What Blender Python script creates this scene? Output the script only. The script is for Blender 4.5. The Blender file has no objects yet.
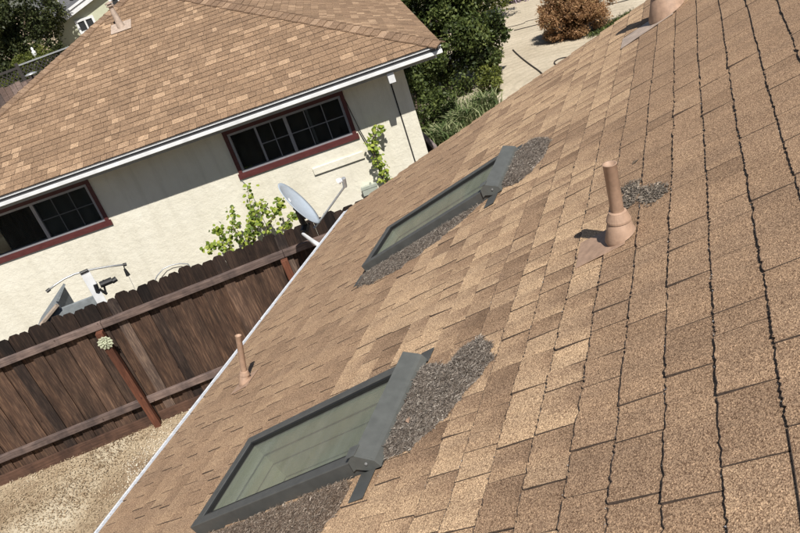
import bpy, math, random
import numpy as np
from mathutils import Matrix, Vector, noise
from math import sin, cos, radians, pi, hypot, atan2
rnd = random.Random(7)
sc = bpy.context.scene
C = sc.collection

# ------------------------------------------------------------------ camera
Rr = Vector((0.9063274, 0.3061524, -0.2912754))
Ur = Vector((0.0913480, 0.5310450, 0.8424053))
Fr = Vector((-0.4125848, 0.7901025, -0.4533342))
CAM = Vector((0, 0, 5.25))
FPX = 729.147
cd = bpy.data.cameras.new('camera'); cam = bpy.data.objects.new('camera', cd); C.objects.link(cam)
m = Matrix((Rr, Ur, -Fr)).transposed().to_4x4(); m.translation = CAM
cam.matrix_world = m
cd.sensor_width = 36; cd.lens = 36 * FPX / 800; cd.clip_end = 600; cd.clip_start = .05
sc.camera = cam

# ------------------------------------------------------------------ light
EL, AZ = radians(53.5), radians(-48)
SUN = Vector((cos(EL) * cos(AZ), cos(EL) * sin(AZ), sin(EL)))
w = bpy.data.worlds.new('World'); sc.world = w; w.use_nodes = True
nt = w.node_tree; nt.nodes.clear()
sky = nt.nodes.new('ShaderNodeTexSky'); sky.sky_type = 'NISHITA'; sky.sun_disc = False
sky.sun_elevation = EL; sky.sun_rotation = pi / 2 - AZ
bg = nt.nodes.new('ShaderNodeBackground'); bg.inputs[1].default_value = .05
wo = nt.nodes.new('ShaderNodeOutputWorld')
nt.links.new(sky.outputs[0], bg.inputs[0]); nt.links.new(bg.outputs[0], wo.inputs[0])
sl = bpy.data.lights.new('sun', 'SUN'); sl.energy = 5.0; sl.angle = radians(.55); sl.color = (1, .955, .88)
so = bpy.data.objects.new('sun', sl); C.objects.link(so)
so.rotation_euler = (-SUN).to_track_quat('-Z', 'Y').to_euler(); so.location = (5, -5, 20)
sc.view_settings.view_transform = 'Standard'; sc.view_settings.look = 'None'
sc.view_settings.exposure = .36; sc.view_settings.gamma = 1
sc.cycles.max_bounces = 8; sc.cycles.transparent_max_bounces = 12

# ------------------------------------------------------------------ frames
P_ = 0.416472                                                     # pitch of the roof we stand on
N_ = Vector((-sin(P_), 0, cos(P_))); U_ = Vector((cos(P_), 0, sin(P_))); Y_ = Vector((0, 1, 0))
RM = Matrix((U_, Y_, N_)).transposed().to_4x4(); RM.translation = CAM - 1.17 * N_
def ray(u, v): return Rr * ((u - 400) / FPX) + Ur * (-(v - 266.5) / FPX) + Fr
def at(u, v, D):                                                   # point D metres away (over the ground) in a measured direction
    r = ray(u, v); return CAM + r * (D / hypot(r.x, r.y))
def frame(loc, az):
    mm = Matrix.Rotation(az, 4, 'Z'); mm.translation = Vector(loc); return mm

# ------------------------------------------------------------------ materials
def new_mat(name):
    mt = bpy.data.materials.new(name); mt.use_nodes = True
    t = mt.node_tree; b = t.nodes['Principled BSDF']; return mt, t, b
def nd(t, kind, **kw):
    n = t.nodes.new(kind)
    for k, v in kw.items():
        if k.startswith('i_'): n.inputs[k[2:].replace('_', ' ')].default_value = v
        else: setattr(n, k, v)
    return n
def ramp(t, stops, src=None, interp='LINEAR'):
    r = t.nodes.new('ShaderNodeValToRGB'); r.color_ramp.interpolation = interp
    e = r.color_ramp.elements
    while len(e) < len(stops): e.new(.5)
    for el, (p, c) in zip(e, stops):
        el.position = p; el.color = (*c, 1) if len(c) == 3 else c
    if src is not None: t.links.new(src, r.inputs[0])
    return r
def g3(v): return (v, v, v)
def mixc(t, mode, fac, a, b):
    n = t.nodes.new('ShaderNodeMix'); n.data_type = 'RGBA'; n.blend_type = mode
    for sock, v in ((n.inputs[0], fac), (n.inputs[6], a), (n.inputs[7], b)):
        if hasattr(v, 'links'): t.links.new(v, sock)
        elif isinstance(v, tuple): sock.default_value = (*v, 1)
        else: sock.default_value = v
    return n.outputs[2]
def coords(t, scale=(1, 1, 1), out='Object'):
    tc = t.nodes.new('ShaderNodeTexCoord'); mp = t.nodes.new('ShaderNodeMapping')
    mp.inputs['Scale'].default_value = scale
    t.links.new(tc.outputs[out], mp.inputs[0]); return mp.outputs[0]
def noise_n(t, vec, scale, detail=4, rough=.6):
    n = nd(t, 'ShaderNodeTexNoise'); n.inputs['Scale'].default_value = scale
    n.inputs['Detail'].default_value = detail; n.inputs['Roughness'].default_value = rough
    t.links.new(vec, n.inputs['Vector']); return n.outputs['Fac']
def bump(t, b, h, strength=.3, dist=.01):
    n = nd(t, 'ShaderNodeBump'); n.inputs['Strength'].default_value = strength; n.inputs['Distance'].default_value = dist
    t.links.new(h, n.inputs['Height']); t.links.new(n.outputs[0], b.inputs['Normal'])

def simple(name, col, rough=.6, var=.25, scale=20, bmp=.15, metal=0, bd=.003, sc3=(1, 1, 1), detail=5, col2=None):
    mt, t, b = new_mat(name); v = coords(t, sc3)
    n = noise_n(t, v, scale, detail)
    lo = tuple(c * (1 - var) for c in col); hi = tuple(min(1, c * (1 + var)) for c in (col2 or col))
    r = ramp(t, [(.3, lo), (.7, hi)], n)
    t.links.new(r.outputs[0], b.inputs['Base Color'])
    b.inputs['Roughness'].default_value = rough; b.inputs['Metallic'].default_value = metal
    if bmp: bump(t, b, noise_n(t, v, scale * 3, 4), bmp, bd)
    return mt

def shingle_mat(name, cols, grain, gmix, gscale2=None):
    mt, t, b = new_mat(name); v = coords(t)
    at_ = nd(t, 'ShaderNodeAttribute'); at_.attribute_name = 'tone'
    n1 = noise_n(t, v, 9, 3, .6); n2 = noise_n(t, v, 1.3, 4, .6)
    ma = nd(t, 'ShaderNodeMath', operation='MULTIPLY_ADD'); t.links.new(n1, ma.inputs[0]); ma.inputs[1].default_value = .26; t.links.new(at_.outputs['Fac'], ma.inputs[2])
    mb = nd(t, 'ShaderNodeMath', operation='MULTIPLY_ADD'); t.links.new(n2, mb.inputs[0]); mb.inputs[1].default_value = .26; t.links.new(ma.outputs[0], mb.inputs[2])
    mc = nd(t, 'ShaderNodeMath', operation='SUBTRACT'); t.links.new(mb.outputs[0], mc.inputs[0]); mc.inputs[1].default_value = .26
    r = ramp(t, [(0, cols[0]), (.45, cols[1]), (1, cols[2])], mc.outputs[0])
    vo = nd(t, 'ShaderNodeTexVoronoi'); vo.inputs['Scale'].default_value = grain; t.links.new(v, vo.inputs['Vector'])
    gr = ramp(t, [(0, (.16, .12, .10)), (.25, (.52, .46, .42)), (.55, (1.0, .98, .96)), (.8, (1.42, 1.39, 1.32)), (1, (2.3, 2.26, 2.16))], vo.outputs['Color'])
    c = mixc(t, 'MULTIPLY', gmix, r.outputs[0], gr.outputs[0])
    vs_ = coords(t, (.7, 7, 1)); ns_ = noise_n(t, vs_, 1.2, 5, .65); sr_ = ramp(t, [(.3, (.84, .85, .88)), (.55, (1, 1, 1)), (.8, (1.07, 1.06, 1.04))], ns_)
    c = mixc(t, 'MULTIPLY', .9, c, sr_.outputs[0])
    if gscale2:
        n3 = noise_n(t, v, gscale2, 2, .7); g2 = ramp(t, [(.34, g3(.78)), (.66, g3(1.22))], n3)
        c = mixc(t, 'MULTIPLY', 1.0, c, g2.outputs[0])
    t.links.new(c, b.inputs['Base Color']); b.inputs['Roughness'].default_value = .95
    b.inputs['Specular IOR Level'].default_value = .2
    bump(t, b, vo.outputs['Distance'], .5, .0022)
    return mt
M = {}
M['shingle'] = shingle_mat('asphalt_shingle', [(.195, .130, .086), (.325, .222, .146), (.56, .405, .262)], 400, 1.0, 210)
M['shingle_far'] = shingle_mat('neighbour_shingle', [(.18, .119, .077), (.27, .181, .117), (.41, .286, .188)], 110, .5, 60)
M['cap_far'] = shingle_mat('hip_cap_shingle', [(.15, .10, .068), (.225, .152, .102), (.36, .255, .175)], 120, .5, 60)
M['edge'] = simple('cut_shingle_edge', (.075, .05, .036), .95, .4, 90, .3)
M['felt'] = simple('black_felt', (.018, .016, .016), .9, .3, 60)
M['white'] = simple('white_painted_metal', (.66, .67, .68), .45, .14, 5, .05)
M['gutter_white'] = simple('weathered_white_gutter', (.60, .62, .66), .5, .22, 22, .35, detail=6)
M['soffit'] = simple('soffit_paint', (.30, .30, .28), .8, .1, 8)
M['sky_metal'] = simple('grey_skylight_cladding', (.070, .071, .068), .5, .16, 14, .06, metal=0)
M['sky_cap'] = simple('lighter_grey_cladding', (.092, .096, .091), .5, .14, 18, .08, metal=0)
M['rubber'] = simple('black_gasket', (.012, .012, .012), .5, .1, 30)
M['pipe_tan'] = simple('tan_painted_pipe', (.355, .235, .165), .65, .2, 30, .25)
M['pipe_dark'] = simple('pipe_inside', (.05, .035, .03), .9, .1, 20)
M['dirt_metal'] = simple('dusty_beige_metal', (.38, .30, .245), .6, .25, 20)
M['maroon'] = simple('maroon_trim_paint', (.085, .021, .020), .55, .22, 26, .2, sc3=(.4, 1, 1))
M['alu'] = simple('aluminium_window_frame', (.33, .33, .35), .4, .1, 20, metal=.3)
M['muntin'] = simple('white_muntin', (.085, .09, .095), .5, .1, 20)
M['muntin_light'] = simple('pale_muntin', (.20, .20, .21), .5, .1, 20)
M['dark_room'] = simple('dark_room', (.02, .022, .024), .9, .3, 4)
M['blind'] = simple('drawn_blind', (.06, .07, .075), .9, .2, 8)
M['concrete_box'] = simple('grey_green_metal_box', (.36, .39, .34), .5, .1, 10)
M['black'] = simple('black_plastic', (.015, .015, .016), .45, .2, 30)
M['steel'] = simple('galvanised_steel', (.42, .43, .44), .42, .2, 40, .1, metal=.5)
M['dish'] = simple('dish_paint', (.40, .46, .53), .4, .08, 12, .05)
M['mark'] = simple('pale_print', (.78, .8, .82), .5, .02, 12, 0)
M['ornament'] = simple('verdigris_ornament', (.40, .42, .30), .7, .35, 60, .4)
M['cable'] = simple('dark_hose', (.035, .028, .024), .6, .2, 40)
M['bark'] = simple('bark', (.11, .08, .055), .9, .3, 20, .5, sc3=(1, 1, .3))
M['shaft'] = simple('sage_painted_shaft', (.40, .43, .345), .8, .1, 6, .15)
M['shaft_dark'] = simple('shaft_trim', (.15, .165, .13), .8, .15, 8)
M['green_wall'] = simple('pale_green_stucco', (.46, .47, .35), .9, .08, 6, .3)
M['grey_roof'] = simple('grey_composition_roof', (.10, .10, .105), .9, .35, 12, .4)
M['slate'] = simple('grey_panel', (.20, .22, .23), .7, .2, 14)
M['raw_wood'] = simple('raw_edge_board', (.30, .24, .19), .8, .25, 20, .3)

def wood(name, c0, c1, c2, zgrad=False, axis=(9, 9, .7)):
    mt, t, b = new_mat(name); v = coords(t, axis)
    n = noise_n(t, v, 7, 7, .6)
    r = ramp(t, [(.2, c0), (.5, c1), (.82, c2)], n)
    a = nd(t, 'ShaderNodeAttribute'); a.attribute_name = 'tone'
    ar = ramp(t, [(0, (.40, .40, .46)), (.3, (.75, .72, .72)), (.6, (1.2, 1.02, .9)), (.8, (1.7, 1.55, 1.45)), (1, (1.9, 2.0, 2.1))], a.outputs['Fac'])
    c = mixc(t, 'MULTIPLY', 1.0, r.outputs[0], ar.outputs[0])
    v2 = coords(t, (3, 3, 1.0)); n2 = noise_n(t, v2, 1.7, 5, .6)
    r2 = ramp(t, [(.35, (.45, .45, .47)), (.6, (1.1, 1.05, 1.0))], n2)
    c = mixc(t, 'MULTIPLY', .8, c, r2.outputs[0])
    # knots
    vk = coords(t, (7, 7, 3)); vo = nd(t, 'ShaderNodeTexVoronoi'); vo.inputs['Scale'].default_value = 1.0; t.links.new(vk, vo.inputs['Vector'])
    kr = ramp(t, [(.05, (.35, .3, .3)), (.085, (1, 1, 1))], vo.outputs['Distance'])
    c = mixc(t, 'MULTIPLY', .8, c, kr.outputs[0])
    if zgrad:                                                      # the tops above the rail are stained nearly black by algae
        tc = t.nodes.new('ShaderNodeTexCoord'); sx = t.nodes.new('ShaderNodeSeparateXYZ'); t.links.new(tc.outputs['Object'], sx.inputs[0])
        md = nd(t, 'ShaderNodeMath', operation='MULTIPLY_ADD'); t.links.new(n2, md.inputs[0]); md.inputs[1].default_value = .25; t.links.new(sx.outputs['Z'], md.inputs[2])
        zr = ramp(t, [(0, g3(1)), (1, (.36, .38, .42))], None); mr = nd(t, 'ShaderNodeMapRange'); t.links.new(md.outputs[0], mr.inputs[0]); mr.inputs[1].default_value = 1.62; mr.inputs[2].default_value = 1.82
        t.links.new(mr.outputs[0], zr.inputs[0]); c = mixc(t, 'MULTIPLY', 1.0, c, zr.outputs[0])
    t.links.new(c, b.inputs['Base Color']); b.inputs['Roughness'].default_value = .85
    b.inputs['Specular IOR Level'].default_value = .25
    bump(t, b, n, .4, .004); return mt
M['board'] = wood('weathered_redwood', (.022, .017, .015), (.062, .043, .034), (.165, .118, .085), zgrad=True)
M['board_top'] = M['board']
M['rail'] = wood('grey_weathered_rail', (.05, .042, .042), (.115, .098, .098), (.20, .175, .17), axis=(.7, 9, 9))
M['post'] = wood('red_stained_post', (.055, .028, .020), (.10, .046, .031), (.16, .08, .055))
M['bounce_cut'] = simple('dark_bounce_cut', (.05, .04, .032), .95, .4, 30, .6)
M['lip_shade'] = simple('painted_lip_shade', (.085, .085, .09), .6, .15, 14)
M['kick'] = wood('brown_kickboard', (.045, .03, .024), (.085, .055, .043), (.14, .09, .07), axis=(.7, 9, 9))  # browner and darker grain than the rails
M['lattice'] = simple('dark_lattice', (.035, .03, .028), .8, .3, 20)

# stucco
mt, t, b = new_mat('cream_stucco'); v = coords(t)
n = noise_n(t, v, 2.2, 5); r = ramp(t, [(.3, (.665, .63, .525)), (.7, (.73, .70, .60))], n)
nz = noise_n(t, v, 9, 6, .7); n2 = ramp(t, [(.40, g3(0)), (.62, g3(1))], nz)
vs2 = coords(t, (3.5, 1, .35)); sn = noise_n(t, vs2, 1.6, 6, .7); sr = ramp(t, [(.32, (.87, .865, .85)), (.52, (1, 1, 1))], sn)
sc_ = mixc(t, 'MULTIPLY', .8, r.outputs[0], sr.outputs[0])
t.links.new(sc_, b.inputs['Base Color']); b.inputs['Roughness'].default_value = .92
bump(t, b, n2.outputs[0], .5, .006); M['stucco'] = mt

def glass_mat(name, tint, refl_rough=.03, ior=1.0, haze=.03):
    mt = bpy.data.materials.new(name); mt.use_nodes = True; t = mt.node_tree; t.nodes.clear()
    o = t.nodes.new('ShaderNodeOutputMaterial'); tr = nd(t, 'ShaderNodeBsdfTransparent'); tr.inputs[0].default_value = (*tint, 1)
    gl = nd(t, 'ShaderNodeBsdfGlossy'); gl.inputs['Roughness'].default_value = refl_rough; gl.inputs[0].default_value = (.9, .95, .93, 1)
    fw = nd(t, 'ShaderNodeLayerWeight'); fw.inputs[0].default_value = .5
    fr = ramp(t, [(0, g3(.03)), (.5, g3(.05 * ior)), (.78, g3(.11 * ior)), (.92, g3(.38 * ior)), (1, g3(.95))], fw.outputs['Facing'])
    df = nd(t, 'ShaderNodeBsdfDiffuse'); df.inputs[0].default_value = (.36, .37, .335, 1)
    v = coords(t, (5, .8, 1)); n = noise_n(t, v, 4, 6, .65); dr = ramp(t, [(.35, g3(haze)), (.8, g3(haze * 1.5 + .06))], n)
    mx0 = nd(t, 'ShaderNodeMixShader'); t.links.new(dr.outputs[0], mx0.inputs[0]); t.links.new(tr.outputs[0], mx0.inputs[1]); t.links.new(df.outputs[0], mx0.inputs[2])
    mx = nd(t, 'ShaderNodeMixShader'); t.links.new(fr.outputs[0], mx.inputs[0]); t.links.new(mx0.outputs[0], mx.inputs[1]); t.links.new(gl.outputs[0], mx.inputs[2])
    t.links.new(mx.outputs[0], o.inputs[0]); return mt
M['sky_glass'] = glass_mat('tinted_skylight_glass', (.80, .815, .775), .05, .8, .15)
M['win_glass'] = glass_mat('window_glass', (.62, .66, .66), .02, 1.3, .02)

def leaf_mat(name, cols, trans=.25):
    mt, t, b = new_mat(name)
    a = nd(t, 'ShaderNodeAttribute'); a.attribute_name = 'tone'
    r = ramp(t, [(i / (len(cols) - 1), c) for i, c in enumerate(cols)], a.outputs['Fac'])
    t.links.new(r.outputs[0], b.inputs['Base Color']); b.inputs['Roughness'].default_value = .55
    b.inputs['Specular IOR Level'].default_value = .3
    tl = nd(t, 'ShaderNodeBsdfTranslucent'); t.links.new(r.outputs[0], tl.inputs[0])
    mx = nd(t, 'ShaderNodeMixShader'); mx.inputs[0].default_value = trans
    t.links.new(b.outputs[0], mx.inputs[1]); t.links.new(tl.outputs[0], mx.inputs[2])
    t.links.new(mx.outputs[0], t.nodes['Material Output'].inputs[0]); return mt
M['leaf_hedge'] = leaf_mat('hedge_leaf', [(.012, .02, .008), (.042, .062, .016), (.10, .13, .036), (.19, .22, .07)])
M['leaf_pine'] = leaf_mat('dark_tree_leaf', [(.014, .02, .008), (.032, .043, .014), (.07, .082, .028), (.12, .13, .05)])
M['leaf_lime'] = leaf_mat('lime_vine_leaf', [(.06, .10, .015), (.16, .23, .03), (.28, .35, .05), (.42, .46, .10)], .35)
M['leaf_rust'] = leaf_mat('rusty_shrub_leaf', [(.13, .072, .035), (.28, .155, .075), (.42, .25, .13), (.27, .22, .085)])
M['leaf_yellow'] = leaf_mat('yellow_green_leaf', [(.04, .055, .012), (.12, .14, .028), (.24, .25, .055)])
M['leaf_strap'] = leaf_mat('strap_leaf', [(.05, .09, .03), (.14, .18, .07), (.34, .35, .2)])
M['flower'] = leaf_mat('lavender_flower', [(.16, .10, .16), (.32, .25, .32), (.45, .42, .36)])
M['needle'] = leaf_mat('dry_needle', [(.06, .047, .038), (.15, .122, .10), (.27, .23, .195), (.46, .42, .36)], .05)
M['needle_brown'] = leaf_mat('brown_needle', [(.07, .052, .04), (.16, .115, .085), (.26, .205, .16), (.42, .36, .30)], .05)
M['grit'] = leaf_mat('dark_grey_grit', [(.10, .085, .07), (.15, .125, .10), (.22, .185, .15), (.34, .28, .22)], .05)
M['crumb'] = leaf_mat('crumbled_granules', [(.02, .02, .022), (.16, .15, .15), (.38, .37, .38), (.55, .52, .48)], 0.0)
M['chip'] = leaf_mat('dry_wood_chip', [(.17, .115, .07), (.33, .25, .16), (.47, .39, .275), (.66, .60, .50)], .1)
M['moss'] = simple('grey_moss', (.10, .105, .10), .95, .55, 90, .8, bd=.006)

# ------------------------------------------------------------------ mesh helpers
W = {}                                                            # world matrix of everything linked
def reg(o, world): W[o.name] = world
def link(o, parent=None, world=None):
    C.objects.link(o)
    world = world if world is not None else (W[parent.name] if parent else Matrix())
    if parent: o.parent = parent; o.matrix_basis = W[parent.name].inverted() @ world
    else: o.matrix_basis = world
    W[o.name] = world.copy(); return o
class MB:
    def __init__(s): s.v = []; s.f = []; s.m = []; s.t = []; s.tone = .5; s.smooth = False
    def add(s, vs, fs, mi=0, tones=None):
        b = len(s.v); s.v += [tuple(p) for p in vs]; s.t += (tones if tones else [s.tone] * len(vs))
        s.f += [tuple(b + i for i in f) for f in fs]; s.m += [mi] * len(fs); return s
    def box(s, x0, x1, y0, y1, z0, z1, mi=0, T=None):
        vs = [(x, y, z) for z in (z0, z1) for y in (y0, y1) for x in (x0, x1)]
        if T is not None: vs = [T @ Vector(p) for p in vs]
        return s.add(vs, [(0, 2, 3, 1), (4, 5, 7, 6), (0, 1, 5, 4), (2, 6, 7, 3), (0, 4, 6, 2), (1, 3, 7, 5)], mi)
    def quad(s, a, b, c, d, mi=0): return s.add([a, b, c, d], [(0, 1, 2, 3)], mi)
    def prism(s, poly, z0, z1, mi=0, T=None):                       # poly in xy
        n = len(poly); vs = [(x, y, z0) for x, y in poly] + [(x, y, z1) for x, y in poly]
        if T is not None: vs = [T @ Vector(p) for p in vs]
        return s.add(vs, [tuple(range(n))[::-1], tuple(range(n, 2 * n))] + [(i, (i + 1) % n, n + (i + 1) % n, n + i) for i in range(n)], mi)
    def tube(s, pts, r, n=8, mi=0, cap=True):
        pts = [Vector(p) for p in pts]; rs = r if isinstance(r, (list, tuple)) else [r] * len(pts)
        vs = []; up = Vector((.13, .31, .94)).normalized()
        for i, p in enumerate(pts):
            d = (pts[min(i + 1, len(pts) - 1)] - pts[max(i - 1, 0)]).normalized()
            a = d.cross(up)
            if a.length < .05: a = d.cross(Vector((1, 0, 0)))
            a.normalize(); b = d.cross(a)
            for k in range(n): q = 2 * pi * k / n; vs.append(p + (a * cos(q) + b * sin(q)) * rs[i])
        fs = [(i * n + k, i * n + (k + 1) % n, (i + 1) * n + (k + 1) % n, (i + 1) * n + k) for i in range(len(pts) - 1) for k in range(n)]
        if cap: fs += [tuple(range(n))[::-1], tuple((len(pts) - 1) * n + k for k in range(n))]
        return s.add(vs, fs, mi)
    def lathe(s, prof, T, n=24, mi=0, cap=False):                   # prof: (radius, height) along T's z
        vs = [T @ Vector((r * cos(2 * pi * k / n), r * sin(2 * pi * k / n), z)) for r, z in prof for k in range(n)]
        fs = [(i * n + k, i * n + (k + 1) % n, (i + 1) * n + (k + 1) % n, (i + 1) * n + k) for i in range(len(prof) - 1) for k in range(n)]
        if cap: fs.append(tuple((len(prof) - 1) * n + k for k in range(n)))
        return s.add(vs, fs, mi)
    def build(s, name, mats, parent=None, world=None, smooth=False, bevel=0):
        me = bpy.data.meshes.new(name); me.from_pydata(s.v, [], s.f)
        if not isinstance(mats, (list, tuple)): mats = [mats]
        for q in mats: me.materials.append(q if not isinstance(q, str) else M[q])
        if len(mats) > 1: me.polygons.foreach_set('material_index', s.m)
        a = me.attributes.new('tone', 'FLOAT', 'POINT'); a.data.foreach_set('value', s.t)
        if smooth: me.polygons.foreach_set('use_smooth', [True] * len(me.polygons))
        me.update(); o = bpy.data.objects.new(name, me)
        if bevel:
            bv = o.modifiers.new('bevel', 'BEVEL'); bv.width = bevel; bv.segments = 2; bv.limit_method = 'ANGLE'
        return link(o, parent, world)
def merge(a, b):
    n = len(a.v); a.v += b.v; a.t += b.t; a.f += [tuple(n + i for i in f) for f in b.f]; a.m += b.m
def tag(o, label, cat, group=None):
    o['label'] = label; o['category'] = cat
    if group: o['group'] = group
    return o
def thing(name, label, cat, world, group=None):
    o = bpy.data.objects.new(name, None); o.empty_display_size = .2
    link(o, None, world); return tag(o, label, cat, group)
def fast_mesh(name, V, F, tones, mats, parent=None, world=None, smooth=False):
    me = bpy.data.meshes.new(name); V = np.asarray(V, np.float32); F = np.asarray(F, np.int32); k = F.shape[1]
    me.vertices.add(len(V)); me.vertices.foreach_set('co', V.ravel())
    me.loops.add(F.size); me.loops.foreach_set('vertex_index', F.ravel())
    me.polygons.add(len(F)); me.polygons.foreach_set('loop_start', np.arange(len(F), dtype=np.int32) * k)
    me.polygons.foreach_set('loop_total', np.full(len(F), k, np.int32))
    me.materials.append(M[mats]); me.update(calc_edges=True)
    a = me.attributes.new('tone', 'FLOAT', 'POINT'); a.data.foreach_set('value', np.asarray(tones, np.float32))
    o = bpy.data.objects.new(name, me); return link(o, parent, world)
rng = np.random.default_rng(3)
def unit(n):
    v = rng.normal(size=(n, 3)); return v / np.linalg.norm(v, axis=1, keepdims=True)
def leaves_at(P, size, aspect=.55, tone=None, up=.4, fold=True):
    """one bent 4-corner leaf at each point P, as (V, F, tones)"""
    n = len(P); d = unit(n); nn = unit(n); nn[:, 2] += up * 2; nn /= np.linalg.norm(nn, axis=1, keepdims=True)
    side = np.cross(d, nn); side /= np.linalg.norm(side, axis=1, keepdims=True) + 1e-9
    L = size * rng.uniform(.6, 1.35, (n, 1)); wd = L * aspect * .5
    a = P; c = P + d * L; mid = P + d * L * .45 - nn * L * .08
    b = mid + side * wd; e = mid - side * wd
    V = np.stack([a, b, c, e], 1).reshape(-1, 3); F = np.arange(4 * n).reshape(n, 4)
    tn = rng.uniform(0, 1, n) if tone is None else tone
    return V, F, np.repeat(np.clip(tn, 0, 1), 4)

# ================================================================== SETTING: ground
def smooth01(x, a, b):
    q = np.clip((x - a) / (b - a), 0, 1); return q * q * (3 - 2 * q)
def ground_z(x, y):
    az = np.degrees(np.arctan2(y, x)); dd = np.hypot(x, y)
    return 1.95 * smooth01(az, 124, 131) * smooth01(dd, 21.5, 24.5) * (dd > 1) + .0
gx = np.concatenate([[-260, -160, -100, -70, -50, -40], np.arange(-34, 6.01, .5), [8, 12, 20, 40, 80, 160, 260]])
gy = np.concatenate([[-260, -160, -80, -40, -20, -10], np.arange(-4, 36.01, .5), [40, 48, 60, 80, 120, 180, 260]])
X, Yg = np.meshgrid(gx, gy); Z = ground_z(X, Yg) + .015 * np.sin(X * 1.7 + np.sin(Yg)) * np.cos(Yg * 1.3)
Vg = np.stack([X, Yg, Z], -1).reshape(-1, 3); nx = len(gx)
Fg = np.array([(j * nx + i, j * nx + i + 1, (j + 1) * nx + i + 1, (j + 1) * nx + i) for j in range(len(gy) - 1) for i in range(nx - 1)])
mt, t, b = new_mat('dry_yard_soil'); v = coords(t)
n1 = noise_n(t, v, 1.1, 6, .65); n2 = noise_n(t, v, 60, 6, .75)
c1 = ramp(t, [(.35, (.24, .165, .10)), (.5, (.42, .33, .22)), (.68, (.60, .52, .385))], n1)
c2 = ramp(t, [(.3, g3(.7)), (.7, g3(1.2))], n2)
c = mixc(t, 'MULTIPLY', .9, c1.outputs[0], c2.outputs[0]); t.links.new(c, b.inputs['Base Color']); b.inputs['Roughness'].default_value = .95
bump(t, b, n2, .8, .02); M['soil'] = mt
g = fast_mesh('ground', Vg, Fg, np.full(len(Vg), .5), 'soil'); g['kind'] = 'structure'
g.data.polygons.foreach_set('use_smooth', [True] * len(g.data.polygons))

# pale swept yard beyond the hedge (fine raked gravel with faint arcs)
mt, t, b = new_mat('pale_raked_gravel'); v = coords(t)
wv = nd(t, 'ShaderNodeTexWave', wave_type='RINGS'); wv.rings_direction = 'Z'; wv.inputs['Scale'].default_value = 1.1; wv.inputs['Distortion'].default_value = 5; wv.inputs['Detail'].default_value = 4; wv.inputs['Detail Scale'].default_value = 1.2
mp = nd(t, 'ShaderNodeMapping'); mp.inputs['Location'].default_value = (3.6, -17.5, 0); t.links.new(v, mp.inputs[0]); t.links.new(mp.outputs[0], wv.inputs['Vector'])
n2 = noise_n(t, v, 14, 6, .8); n1 = noise_n(t, v, .8, 5)
c1 = ramp(t, [(.3, (.43, .365, .27)), (.7, (.56, .485, .37))], n1); c2 = ramp(t, [(.25, g3(.62)), (.75, g3(1.25))], n2)
c = mixc(t, 'MULTIPLY', .9, c1.outputs[0], c2.outputs[0]); cw = ramp(t, [(0, g3(.86)), (.5, g3(1.04))], wv.outputs['Fac'])
c = mixc(t, 'MULTIPLY', .6, c, cw.outputs[0]); t.links.new(c, b.inputs['Base Color']); b.inputs['Roughness'].default_value = .95
bump(t, b, n2, .9, .03); M['gravel'] = mt
mb = MB(); xs = np.arange(-14, 6.1, 1.0); ys = np.arange(13, 47, 1.0)
vs = [(x, y, float(.022 + .015)) for y in ys for x in xs]
k = len(xs); mb.add(vs, [(j * k + i, j * k + i + 1, (j + 1) * k + i + 1, (j + 1) * k + i) for j in range(len(ys) - 1) for i in range(k - 1)])
o = mb.build('gravel_yard', 'gravel'); o['kind'] = 'structure'

# ================================================================== NEIGHBOUR HOUSE
HA = radians(28.2)
HW = frame((-10.21496, 7.53002, 0), HA)
house = thing('house', 'cream stucco neighbour house with tan shingled hip roof and maroon window sills', 'house', HW)
ZG = 2.85; TL, TR = -2.39, 7.29; AP = (2.45, 4.84, 4.87)
EX = .05                                                          # right eave runs very slightly outwards
DEPTH = 11.0
mu = MB(); mu.box(-4, 9, -2.9, .66, -.1, .028); o = mu.build('bounce_cut_ground', 'bounce_cut', None, HW); o['kind'] = 'structure'  # unseen dark ground, added to cut bounce light onto the house wall
# walls: front wall pieces around the two windows (outer face d=.67), right wall, left, back
WF = .67; WT = .16
wins = [(-.93, 1.20), (3.49, 5.64)]; wz0, wz1 = 1.66, 2.53
mb = MB(); wl, wr = -1.8, 6.68
cuts = [wl, wins[0][0], wins[0][1], wins[1][0], wins[1][1], wr]
mb.box(wl, wr, WF, WF + WT, 0, wz0)
for a_, b_ in ((cuts[0], cuts[1] + .022), (cuts[2] - .022, cuts[3] + .022), (cuts[4] - .022, cuts[5])): mb.box(a_, b_, WF, WF + WT, wz0, 2.66)
for a_, b_ in wins: mb.box(a_, b_, WF, WF + WT, wz1, 2.66)
mb.box(wr - WT, wr, WF + WT, DEPTH - .7, 0, 2.66); mb.box(wl, wl + WT, WF + WT, DEPTH - .7, 0, 2.66); mb.box(wl, wr, DEPTH - .7, DEPTH - .54, 0, 2.66)
mb.build('wall', 'stucco', house)
mb = MB(); mb.box(wr - .24, wr + .012, WF - .012, WF - .001, 0, 2.655); mb.build('corner_board', 'stucco', house)
mb = MB(); mb.box(wr - .262, wr - .244, WF - .010, WF - .002, 0, 2.65); mb.build('joint_strip', 'felt', house)
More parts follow.
